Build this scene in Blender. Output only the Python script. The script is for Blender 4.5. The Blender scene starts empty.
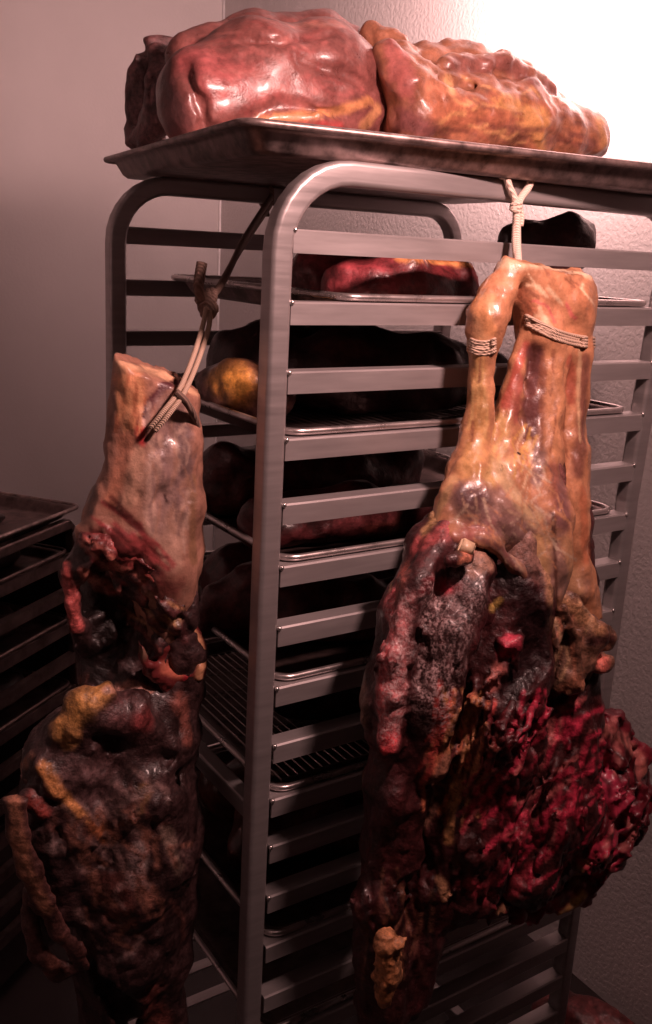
import bpy, bmesh, math, random
import numpy as np
from mathutils import Vector, Matrix, Euler
from mathutils.bvhtree import BVHTree

scene = bpy.context.scene
COL = scene.collection
random.seed(7)
rng = np.random.default_rng(11)
OFF = 1.62                      # height of the top ledge above the floor

# ------------------------------------------------------------------ camera
CAM = np.array([-0.53661, -0.90406, -0.022985 + OFF])
EUL = (1.30364957, -0.0491441, -0.57262073)
FPX = 947.387
cam_d = bpy.data.cameras.new('camera')
cam_d.sensor_fit = 'VERTICAL'; cam_d.sensor_height = 24.0
cam_d.lens = FPX / 1024 * 24.0
cam_d.clip_start = 0.02
cam = bpy.data.objects.new('camera', cam_d); COL.objects.link(cam)
cam.location = CAM; cam.rotation_euler = EUL
scene.camera = cam
RM = np.array(Euler(EUL, 'XYZ').to_matrix())

# ------------------------------------------------------------------ world, lights, exposure
scene.view_settings.view_transform = 'Standard'
scene.view_settings.look = 'None'
scene.view_settings.gamma = 1.0
scene.view_settings.use_curve_mapping = False
scene.view_settings.exposure = 0.35
w = bpy.data.worlds.new('world'); scene.world = w; w.use_nodes = True
w.node_tree.nodes['Background'].inputs[0].default_value = (0.9, 0.5, 0.5, 1)
w.node_tree.nodes['Background'].inputs[1].default_value = 0.002


def lamp(name, loc, power, color, radius, target=None, size=None):
    l = bpy.data.lights.new(name, 'AREA' if size else 'POINT')
    if size:
        l.shape = 'DISK'; l.size = size
    else:
        l.shadow_soft_size = radius
    l.energy = power; l.color = color
    o = bpy.data.objects.new(name, l); COL.objects.link(o)
    o.location = loc
    if target is not None:
        o.rotation_euler = (Vector(target) - Vector(loc)).to_track_quat('-Z', 'Y').to_euler()
    return o


LAMP_WALL = (0.66, 0.42, OFF + 0.50)
LAMP_FRONT = (0.18, -0.56, OFF + 0.42)
lamp('ceiling_light_wall', LAMP_WALL, 19.0, (1.0, 0.60, 0.56), 0.05, target=(LAMP_WALL[0] + .70, LAMP_WALL[1] + .30, LAMP_WALL[2] + .26), size=.12)
lamp('ceiling_light_front', LAMP_FRONT, 12.0, (1.0, 0.57, 0.52), 0.05, target=(LAMP_FRONT[0] - .32, LAMP_FRONT[1] + .93, LAMP_FRONT[2] - .22), size=.11)


# ------------------------------------------------------------------ pixel -> point on a plane (placement only)
def ray(px, py):
    d = RM @ np.array([(px - 326) / FPX, -(py - 512) / FPX, -1.0])
    return d


def at(px, py, axis, v):
    d = ray(px, py)
    t = (v - CAM[axis]) / d[axis]
    return CAM + t * d


def depth_scale(p):
    return float(np.dot(np.asarray(p) - CAM, -RM[:, 2])) / FPX   # metres per pixel there


# ------------------------------------------------------------------ materials
def new_mat(name):
    m = bpy.data.materials.new(name); m.use_nodes = True
    nt = m.node_tree
    b = nt.nodes['Principled BSDF']
    return m, nt, b


def N(nt, typ, **kw):
    n = nt.nodes.new(typ)
    for k, v in kw.items():
        if k.startswith('i_'):
            n.inputs[k[2:].replace('_', ' ')].default_value = v
        else:
            setattr(n, k, v)
    return n


def noise_tex(nt, scale, detail=4, rough=0.6, coord='Object', stretch=None):
    tc = N(nt, 'ShaderNodeTexCoord')
    t = N(nt, 'ShaderNodeTexNoise'); t.inputs['Scale'].default_value = scale
    t.inputs['Detail'].default_value = detail; t.inputs['Roughness'].default_value = rough
    src = tc.outputs[coord]
    if stretch:
        mp = N(nt, 'ShaderNodeMapping'); mp.inputs['Scale'].default_value = stretch
        nt.links.new(src, mp.inputs[0]); src = mp.outputs[0]
    nt.links.new(src, t.inputs['Vector'])
    return t


def ramp(nt, src, stops):
    r = N(nt, 'ShaderNodeValToRGB')
    el = r.color_ramp.elements
    while len(el) < len(stops): el.new(0.5)
    for e, (p, c) in zip(el, stops):
        e.position = p; e.color = (c, c, c, 1) if isinstance(c, (int, float)) else (*c, 1)
    nt.links.new(src, r.inputs[0])
    return r


def bump(nt, b, src, strength, dist):
    n = N(nt, 'ShaderNodeBump'); n.inputs['Strength'].default_value = strength
    n.inputs['Distance'].default_value = dist
    nt.links.new(src, n.inputs['Height'])
    nt.links.new(n.outputs[0], b.inputs['Normal'])
    return n


def plain(name, color, rough=0.5, metal=0.0, nscale=20, namp=0.15, bstr=0.1, bdist=0.001, stretch=None, bscale=None):
    m, nt, b = new_mat(name)
    t = noise_tex(nt, nscale, stretch=stretch)
    r = ramp(nt, t.outputs[0], [(0.3, tuple(c * (1 - namp) for c in color)), (0.7, tuple(min(1, c * (1 + namp)) for c in color))])
    nt.links.new(r.outputs[0], b.inputs['Base Color'])
    rr = ramp(nt, t.outputs[0], [(0.3, max(0, rough - .08)), (0.7, min(1, rough + .08))])
    nt.links.new(rr.outputs[0], b.inputs['Roughness'])
    b.inputs['Metallic'].default_value = metal
    t2 = noise_tex(nt, bscale or nscale * 5, stretch=stretch)
    bump(nt, b, t2.outputs[0], bstr, bdist)
    return m


def embossed(name, color, strength, scale=95):
    m, nt, b = new_mat(name)
    b.inputs['Base Color'].default_value = (*color, 1)
    t = noise_tex(nt, 3.0)
    r = ramp(nt, t.outputs[0], [(0.3, tuple(c * .93 for c in color)), (0.7, color)])
    nt.links.new(r.outputs[0], b.inputs['Base Color'])
    b.inputs['Roughness'].default_value = 0.42
    v = noise_tex(nt, scale, 2, 0.5)
    r2 = ramp(nt, v.outputs[0], [(0.42, 0.0), (0.56, 1.0)])
    bump(nt, b, r2.outputs[0], strength, 0.0012)
    return m


M = {}
M['wall'] = embossed('white_stucco_panel', (0.62, 0.58, 0.575), 0.55)
M['wall_far'] = embossed('white_panel_far', (0.60, 0.56, 0.555), 0.10)
M['ceiling'] = plain('ceiling_panel', (0.30, 0.28, 0.28), 0.6)
M['floor'] = plain('floor_tread', (0.028, 0.02, 0.02), 0.5, 0.0, 8, 0.3, 0.3, 0.002)
M['trim'] = plain('seam_caulk', (0.8, 0.78, 0.78), 0.4)
M['alu'] = plain('brushed_aluminium', (0.42, 0.39, 0.39), 0.36, 0.6, 6, 0.14, 0.05, 0.0005, (1, 1, 14), 30)
M['alu_rail'] = plain('aluminium_ledge', (0.40, 0.37, 0.37), 0.40, 0.5, 7, 0.13, 0.05, 0.0005, (1, 10, 10), 30)
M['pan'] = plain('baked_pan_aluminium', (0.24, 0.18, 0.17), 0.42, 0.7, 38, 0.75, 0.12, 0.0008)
M['pan_dark'] = plain('stained_and_shaded_aluminium', (0.13, 0.09, 0.085), 0.40, 0.7, 34, 0.5, 0.15, 0.0008)  # stained pans; on the low rack it also stands for the dim corner
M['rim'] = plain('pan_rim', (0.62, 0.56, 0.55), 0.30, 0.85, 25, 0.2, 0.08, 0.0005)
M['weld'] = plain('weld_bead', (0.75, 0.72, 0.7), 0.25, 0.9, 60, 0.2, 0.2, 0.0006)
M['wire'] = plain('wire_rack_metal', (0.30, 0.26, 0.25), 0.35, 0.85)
M['shade_sheet'] = plain('added_shade_sheet', (0.035, 0.025, 0.025), 0.5, 0.2)  # for sheets added to stand for deep shade in the low rack


def rope_mat(name, color, scale):
    m, nt, b = new_mat(name)
    tc = N(nt, 'ShaderNodeTexCoord')
    wv = N(nt, 'ShaderNodeTexWave'); wv.wave_type = 'BANDS'; wv.bands_direction = 'DIAGONAL'
    wv.inputs['Scale'].default_value = scale; wv.inputs['Distortion'].default_value = 2.0
    wv.inputs['Detail'].default_value = 2
    nt.links.new(tc.outputs['Object'], wv.inputs['Vector'])
    r = ramp(nt, wv.outputs[0], [(0.0, tuple(c * .66 for c in color)), (0.8, color)])
    nt.links.new(r.outputs[0], b.inputs['Base Color'])
    b.inputs['Roughness'].default_value = 0.8
    bump(nt, b, wv.outputs[0], 0.5, 0.0015)
    return m


M['rope'] = rope_mat('braided_cord', (0.66, 0.48, 0.36), 210)
M['rope_dark'] = rope_mat('stained_cord', (0.22, 0.14, 0.11), 110)
M['rope_pale'] = rope_mat('white_cotton_cord', (0.82, 0.66, 0.55), 150)


def meat_mat(name, wet=0.35, coat=0.25, bstr=0.5, fscale=60, fine=260, con=1.0):
    cc = lambda v: 1 + (v - 1) * con
    m, nt, b = new_mat(name)
    a = N(nt, 'ShaderNodeAttribute'); a.attribute_name = 'tissue'
    fr = N(nt, 'ShaderNodeAttribute'); fr.attribute_name = 'frost'
    t1 = noise_tex(nt, fscale, 6, 0.65)
    t2 = noise_tex(nt, fine, 3, 0.6)
    r1a = ramp(nt, t1.outputs[0], [(0.30, cc(0.25)), (0.50, cc(0.92)), (0.70, cc(1.6))])
    t5 = noise_tex(nt, fscale * 2.7, 5, 0.7)
    r1b = ramp(nt, t5.outputs[0], [(0.32, cc(0.5)), (0.5, 1.0), (0.70, cc(1.45))])
    r1 = N(nt, 'ShaderNodeMix', data_type='RGBA', blend_type='MULTIPLY'); r1.inputs[0].default_value = 1.0; r1.clamp_result = False
    nt.links.new(r1a.outputs[0], r1.inputs[6]); nt.links.new(r1b.outputs[0], r1.inputs[7])
    mul = N(nt, 'ShaderNodeMix', data_type='RGBA', blend_type='MULTIPLY'); mul.inputs[0].default_value = 1.0
    mul.clamp_result = False
    nt.links.new(a.outputs['Color'], mul.inputs[6]); nt.links.new(r1.outputs[2], mul.inputs[7])
    # dried white bloom, only where the frost attribute is up
    r2 = ramp(nt, t2.outputs[0], [(0.42, 0.0), (0.58, 1.0)])
    mm = N(nt, 'ShaderNodeMath', operation='MULTIPLY')
    t3 = noise_tex(nt, 85, 5, 0.75)
    r4 = ramp(nt, t3.outputs[0], [(0.40, 0.0), (0.54, 1.0)])
    m2 = N(nt, 'ShaderNodeMath', operation='MULTIPLY'); nt.links.new(r2.outputs[0], m2.inputs[0]); nt.links.new(r4.outputs[0], m2.inputs[1])
    nt.links.new(m2.outputs[0], mm.inputs[0]); nt.links.new(fr.outputs['Fac'], mm.inputs[1])
    mix = N(nt, 'ShaderNodeMix', data_type='RGBA', blend_type='MIX')
    nt.links.new(mm.outputs[0], mix.inputs[0])
    nt.links.new(mul.outputs[2], mix.inputs[6]); mix.inputs[7].default_value = (0.72, 0.50, 0.49, 1)
    nt.links.new(mix.outputs[2], b.inputs['Base Color'])
    r3 = ramp(nt, t1.outputs[0], [(0.3, max(0.05, wet - .12)), (0.7, wet + .18)])
    nt.links.new(r3.outputs[0], b.inputs['Roughness'])
    b.inputs['Coat Weight'].default_value = coat
    b.inputs['Coat Roughness'].default_value = 0.18
    b.inputs['Specular IOR Level'].default_value = 0.5
    ad = N(nt, 'ShaderNodeMath', operation='MULTIPLY_ADD'); ad.inputs[1].default_value = 0.35
    nt.links.new(t2.outputs[0], ad.inputs[0]); nt.links.new(t1.outputs[0], ad.inputs[2])
    bump(nt, b, ad.outputs[0], bstr, 0.004)
    return m


M['meat'] = meat_mat('aged_meat', 0.42, 0.15, 0.75)
M['meat_wet'] = meat_mat('fresh_cut_meat', 0.36, 0.22, 0.4, 40, 180, con=.5)
M['bone'] = meat_mat('tendon_and_bone', 0.38, 0.25, 0.4, 34, 220, con=.42)
M['fat'] = meat_mat('dried_fat', 0.45, 0.2, 0.7, 70, 260)
M['shelf_meat'] = meat_mat('shelf_meat', 0.40, 0.25, 0.6, 30, 160)


# ------------------------------------------------------------------ object helpers
def link(name, me, mat=None, parent=None, smooth=False):
    o = bpy.data.objects.new(name, me); COL.objects.link(o)
    if mat: me.materials.append(mat)
    if smooth:
        me.polygons.foreach_set('use_smooth', [True] * len(me.polygons))
    if parent is not None:
        o.parent = parent
        o.matrix_parent_inverse = Matrix.Translation(-Vector(parent.location)) if parent.type == 'EMPTY' and parent.parent is None else Matrix()
    return o


def empty(name, loc):
    o = bpy.data.objects.new(name, None); COL.objects.link(o); o.location = loc
    o.empty_display_size = 0.05
    return o


def tag(o, label=None, cat=None, group=None, kind=None):
    if label: o['label'] = label
    if cat: o['category'] = cat
    if group: o['group'] = group
    if kind: o['kind'] = kind
    return o


def bm_obj(name, bm, mat, parent=None, smooth=False, bevel=None):
    me = bpy.data.meshes.new(name)
    bmesh.ops.recalc_face_normals(bm, faces=bm.faces)
    bm.to_mesh(me); bm.free()
    o = link(name, me, mat, parent, smooth)
    if bevel:
        md = o.modifiers.new('bevel', 'BEVEL'); md.width = bevel; md.segments = 2; md.limit_method = 'ANGLE'
    return o


def add_box(bm, lo, hi):
    vs = [bm.verts.new((x, y, z)) for x in (lo[0], hi[0]) for y in (lo[1], hi[1]) for z in (lo[2], hi[2])]
    for f in ((0, 1, 3, 2), (4, 6, 7, 5), (0, 4, 5, 1), (2, 3, 7, 6), (0, 2, 6, 4), (1, 5, 7, 3)):
        bm.faces.new([vs[i] for i in f])


def add_tube(bm, pts, radii, seg=10, closed=False, up=None, section=None, cap=True):
    """Sweep a ring (or a custom 2-D section) along pts."""
    pts = [Vector(p) for p in pts]; n = len(pts)
    if not hasattr(radii, '__len__'): radii = [radii] * n
    rings = []
    nrm = None
    for i, p in enumerate(pts):
        if closed: t = pts[(i + 1) % n] - pts[i - 1]
        else: t = pts[min(i + 1, n - 1)] - pts[max(i - 1, 0)]
        t.normalize()
        if nrm is None:
            ref = Vector(up) if up else (Vector((0, 0, 1)) if abs(t.z) < .9 else Vector((1, 0, 0)))
            nrm = (ref - t * ref.dot(t)).normalized()
        else:
            nrm = (nrm - t * nrm.dot(t))
            nrm = nrm.normalized() if nrm.length > 1e-6 else Vector((0, 0, 1))
        bn = t.cross(nrm)
        ring = []
        if section is None:
            for k in range(seg):
                a = 2 * math.pi * k / seg
                ring.append(bm.verts.new(p + (nrm * math.cos(a) + bn * math.sin(a)) * radii[i]))
        else:
            for (a, b_) in section:
                ring.append(bm.verts.new(p + nrm * a * radii[i] + bn * b_ * radii[i]))
        rings.append(ring)
    m = len(rings[0])
    for i in range(n if closed else n - 1):
        A, B = rings[i], rings[(i + 1) % n]
        for k in range(m):
            bm.faces.new((A[k], A[(k + 1) % m], B[(k + 1) % m], B[k]))
    if not closed and cap:
        bm.faces.new(rings[0][::-1]); bm.faces.new(rings[-1])


def rrect(w, h, r, n=3):
    out = []
    for cx, cy, a0 in ((w / 2 - r, h / 2 - r, 0), (-w / 2 + r, h / 2 - r, 90), (-w / 2 + r, -h / 2 + r, 180), (w / 2 - r, -h / 2 + r, 270)):
        for k in range(n + 1):
            a = math.radians(a0 + 90 * k / n)
            out.append((cx + r * math.cos(a), cy + r * math.sin(a)))
    return out


# ------------------------------------------------------------------ room shell
XR, YB, XL, YF, ZC = 1.02, 2.20, -1.6, -1.9, OFF + 0.86


def slab(name, lo, hi, mat):
    bm = bmesh.new(); add_box(bm, lo, hi)
    o = bm_obj(name, bm, mat); tag(o, kind='structure'); return o


slab('floor', (XL, YF, -0.1), (XR, YB, 0), M['floor'])
slab('ceiling', (XL, YF, ZC), (XR, YB, ZC + .1), M['ceiling'])
slab('wall_right', (XR, YF, 0), (XR + .1, YB, ZC), M['wall'])
slab('wall_back', (XL, YB, 0), (XR + .1, YB + .1, ZC), M['wall_far'])
slab('wall_left', (XL - .1, YF, 0), (XL, YB, ZC), M['wall_far'])
bm = bmesh.new()
add_tube(bm, [(XR - .002, YB - .002, 0), (XR - .002, YB - .002, ZC)], .005, 6)
o = bm_obj('trim_1', bm, M['trim'], smooth=True); tag(o, kind='structure')

# ------------------------------------------------------------------ rack
W_, D_ = 0.508, 0.609           # frame spacing (Y) and ledge length (X)
PX0, PX1 = -0.007, D_ + 0.013   # post centre lines along X
TUBE = 0.027
TOPZ = OFF + 0.075              # top of the rails


def lean(z):
    return .020 * min(1, max(0, (z - (OFF - .36)) / .42))     # the right posts are bent outwards a little at the top


def inv_u(y, flip):
    R = 0.085
    zc = TOPZ - TUBE / 2
    pts = [(PX0 - .006, y, 0.06), (PX0 - .004, y, 0.8), (PX0, y, zc - R)]
    for k in range(1, 9):
        a = math.radians(90 * k / 8)
        pts.append((PX0 + R - R * math.cos(a), y, zc - R + R * math.sin(a)))
    pts.append(((PX0 + PX1) / 2, y, zc))
    R2 = .06; xt = PX1 + lean(zc)
    for k in range(0, 9):
        a = math.radians(90 * k / 8)
        pts.append((xt - R2 + R2 * math.sin(a), y, zc - R2 + R2 * math.cos(a)))
    pts += [(PX1 + lean(OFF - .2), y, OFF - .2), (PX1, y, OFF - .36), (PX1, y, 0.8), (PX1, y, 0.06)]
    return pts


rack = empty('sheet_pan_rack', (0.3, W_ / 2, 0))
tag(rack, 'tall aluminium sheet pan rack holding pans of meat, rounded tube frames and many ledges', 'rack')
for y in (TUBE / 2, W_ - TUBE / 2):
    bm = bmesh.new()
    add_tube(bm, inv_u(y, 0), 1.0, up=(0, 1, 0), section=rrect(TUBE, TUBE, .006))
    o = bm_obj('side_frame', bm, M['alu'], rack, smooth=True)
    md = o.modifiers.new('ws', 'WEIGHTED_NORMAL')

zfix = {7: -.003, 8: -.0045, 9: -.005, 10: .004, 11: .005, 12: .004}
LZ = [OFF - .0762 * i + zfix.get(i, 0) for i in range(20)]
for side in (0, 1):
    y0, sgn = (0.0, 1) if side == 0 else (W_, -1)
    for i, z in enumerate(LZ):
        bm = bmesh.new()
        x0, x1 = PX0 + .012, PX1 - .012 + lean(z)
        ya, yb, yc = y0 + sgn * .001, y0 + sgn * .0035, y0 + sgn * .026
        # L-shaped angle with a soft outer corner
        prof = [(ya, z - .025), (ya, z - .002), (ya + sgn * .002, z), (yc, z), (yc, z - .0025), (yb, z - .0025), (yb, z - .025)]
        A = [bm.verts.new((x0, p[0], p[1])) for p in prof]; B = [bm.verts.new((x1, p[0], p[1])) for p in prof]
        n = len(prof)
        for k in range(n): bm.faces.new((A[k], A[(k + 1) % n], B[(k + 1) % n], B[k]))
        bm.faces.new(A); bm.faces.new(B[::-1])
        led = bm_obj('ledge', bm, M['alu_rail'], rack)
        if i < 12:
            for xx in ((x0 + .001, x1 - .001) if side == 0 else (x0 + .001,)):
                bm = bmesh.new()
                bmesh.ops.create_uvsphere(bm, u_segments=8, v_segments=6, radius=.0032,
                                          matrix=Matrix.Translation((xx, y0 + sgn * .0012, z - .001)))
                wd = bm_obj('weld_bead', bm, M['weld'], led, smooth=True)
# cross bars between the two frames
for x, z in ((-.005, OFF - .718), (-.005, .10), (PX1, .10), (PX1, OFF - .718)):
    bm = bmesh.new(); add_box(bm, (x - .011, TUBE, z - .012), (x + .011, W_ - TUBE, z + .013))
    bm_obj('cross_bar', bm, M['alu'], rack, bevel=.003)
# casters
for x in (PX0, PX1):
    for y in (TUBE / 2, W_ - TUBE / 2):
        bm = bmesh.new()
        add_tube(bm, [(x, y, .055), (x, y, .075)], .016, 14)
        add_box(bm, (x - .012, y - .016, .03), (x + .012, y - .012, .06)); add_box(bm, (x - .012, y + .012, .03), (x + .012, y + .016, .06))
        c = bm_obj('caster', bm, M['alu'], rack)
        bm = bmesh.new(); add_tube(bm, [(x, y - .011, .03), (x, y + .011, .03)], .03, 20)
        bm_obj('wheel', bm, M['floor'], c)


# ------------------------------------------------------------------ sheet pans
def pan_mesh(lx, ly, h, rc=0.022, lip=0.0045):
    """Sheet pan, rim centre line lx by ly, origin at rim centre height; rolled rim tube returned separately."""
    bm = bmesh.new()
    def loop(ox, oy, r, z):
        pts = []
        for cx, cy, a0 in ((ox - r, oy - r, 0), (-ox + r, oy - r, 90), (-ox + r, -oy + r, 180), (ox - r, -oy + r, 270)):
            for k in range(7):
                a = math.radians(a0 + 15 * k)
                pts.append((cx + r * math.cos(a), cy + r * math.sin(a), z))
        return pts
    hx, hy = lx / 2, ly / 2
    rings = [loop(hx, hy, rc, 0), loop(hx - .010, hy - .010, rc, -.001), loop(hx - .014, hy - .014, rc, -.006),
             loop(hx - .022, hy - .022, rc, -h + .004), loop(hx - .027, hy - .027, rc, -h)]
    R = [[bm.verts.new(p) for p in r] for r in rings]
    n = len(R[0])
    for a, b in zip(R, R[1:]):
        for k in range(n): bm.faces.new((a[k], a[(k + 1) % n], b[(k + 1) % n], b[k]))
    bm.faces.new(R[-1])
    rim = bmesh.new()
    add_tube(rim, rings[0], lip, 8, closed=True, up=(0, 0, 1))
    return bm, rim


PAN_GROUP = None


def make_pan(cx, cy, zrim, lx, ly, h, label, mat, rz=0, rimmat=None, group='sheet pans in the tall rack'):
    e = empty('sheet_pan', (cx, cy, zrim - h))
    tag(e, label, 'pan', group)
    b, r = pan_mesh(lx, ly, h)
    T = Matrix.Translation((0, 0, h))
    b.transform(T); r.transform(T)
    me = bpy.data.meshes.new('tray'); bmesh.ops.recalc_face_normals(b, faces=b.faces); b.to_mesh(me); b.free()
    o = link('tray', me, mat); o.parent = e
    o.data.polygons.foreach_set('use_smooth', [True] * len(o.data.polygons))
    md = o.modifiers.new('solid', 'SOLIDIFY'); md.thickness = .0014; md.offset = 1
    me = bpy.data.meshes.new('rim'); bmesh.ops.recalc_face_normals(r, faces=r.faces); r.to_mesh(me); r.free()
    o2 = link('rim', me, rimmat or M['rim'], smooth=True); o2.parent = e
    e.rotation_euler = (0, 0, rz)
    return e


TOP_Z = OFF + .101
make_pan(.311, .279, TOP_Z, .655, .636, .0255, 'large battered sheet pan lying across the top of the rack under the biggest meat cut',
         M['pan'], rz=math.radians(-7.5), rimmat=M['pan'])

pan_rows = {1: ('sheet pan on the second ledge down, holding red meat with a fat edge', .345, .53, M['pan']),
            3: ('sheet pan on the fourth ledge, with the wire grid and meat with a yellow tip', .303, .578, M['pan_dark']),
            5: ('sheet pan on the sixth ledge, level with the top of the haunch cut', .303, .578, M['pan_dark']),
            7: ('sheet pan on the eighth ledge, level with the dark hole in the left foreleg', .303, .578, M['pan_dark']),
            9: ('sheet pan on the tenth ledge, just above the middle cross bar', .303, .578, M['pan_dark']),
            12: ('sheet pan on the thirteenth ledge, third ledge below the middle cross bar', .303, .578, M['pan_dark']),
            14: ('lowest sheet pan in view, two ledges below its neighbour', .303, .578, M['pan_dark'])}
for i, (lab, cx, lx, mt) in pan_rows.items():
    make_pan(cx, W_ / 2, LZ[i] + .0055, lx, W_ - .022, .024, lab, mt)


def wire_grid(cx, cy, z, lx, ly, label, rz=0, tilt=0):
    e = empty('wire_cooling_rack', (cx, cy, z)); tag(e, label, 'wire rack', 'wire cooling racks in the pans')
    bm = bmesh.new()
    hx, hy = lx / 2, ly / 2
    add_tube(bm, [(-hx, -hy, 0), (hx, -hy, 0), (hx, hy, 0), (-hx, hy, 0)], .0024, 6, closed=True)
    o = link('frame', bpy.data.meshes.new('frame'), M['wire']); bm.to_mesh(o.data); bm.free(); o.parent = e
    bm = bmesh.new()
    n = int(lx / .013)
    for k in range(1, n):
        x = -hx + lx * k / n
        add_tube(bm, [(x, -hy, .001), (x, hy, .001)], .0011, 4)
    for k in range(1, 6):
        y = -hy + ly * k / 6
        add_tube(bm, [(-hx, y, -.001), (hx, y, -.001)], .0013, 4)
    o = link('grid', bpy.data.meshes.new('grid'), M['wire']); bm.to_mesh(o.data); bm.free(); o.parent = e
    e.rotation_euler = (0, tilt, rz)
    return e


wire_grid(.305, W_ / 2, LZ[3] - .012, .50, .40, 'wire cooling rack lying in the pan with the yellow-tipped meat', tilt=-.045)
wire_grid(.30, W_ / 2, LZ[9] - .012, .50, .40, 'wire cooling rack lying in the pan just above the middle cross bar')


# ------------------------------------------------------------------ noise
_lat = rng.random((32, 32, 32)).astype(np.float32) * 2 - 1


def vnoise(x, y, z):
    xi = np.floor(x).astype(np.int32); yi = np.floor(y).astype(np.int32); zi = np.floor(z).astype(np.int32)
    fx = (x - xi).astype(np.float32); fy = (y - yi).astype(np.float32); fz = (z - zi).astype(np.float32)
    fx = fx * fx * (3 - 2 * fx); fy = fy * fy * (3 - 2 * fy); fz = fz * fz * (3 - 2 * fz)
    x0 = xi & 31; x1 = (xi + 1) & 31; y0 = yi & 31; y1 = (yi + 1) & 31; z0 = zi & 31; z1 = (zi + 1) & 31
    L = _lat
    c00 = L[x0, y0, z0] * (1 - fx) + L[x1, y0, z0] * fx
    c10 = L[x0, y1, z0] * (1 - fx) + L[x1, y1, z0] * fx
    c01 = L[x0, y0, z1] * (1 - fx) + L[x1, y0, z1] * fx
    c11 = L[x0, y1, z1] * (1 - fx) + L[x1, y1, z1] * fx
    return (c00 * (1 - fy) + c10 * fy) * (1 - fz) + (c01 * (1 - fy) + c11 * fy) * fz


def fbm(x, y, z, octs=3):
    s = 0; a = 1.0
    for _ in range(octs):
        s = s + a * vnoise(x, y, z)
        x = x * 2.03 + 7.1; y = y * 2.03 + 3.7; z = z * 2.03 + 5.3; a *= .5
    return s


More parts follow.
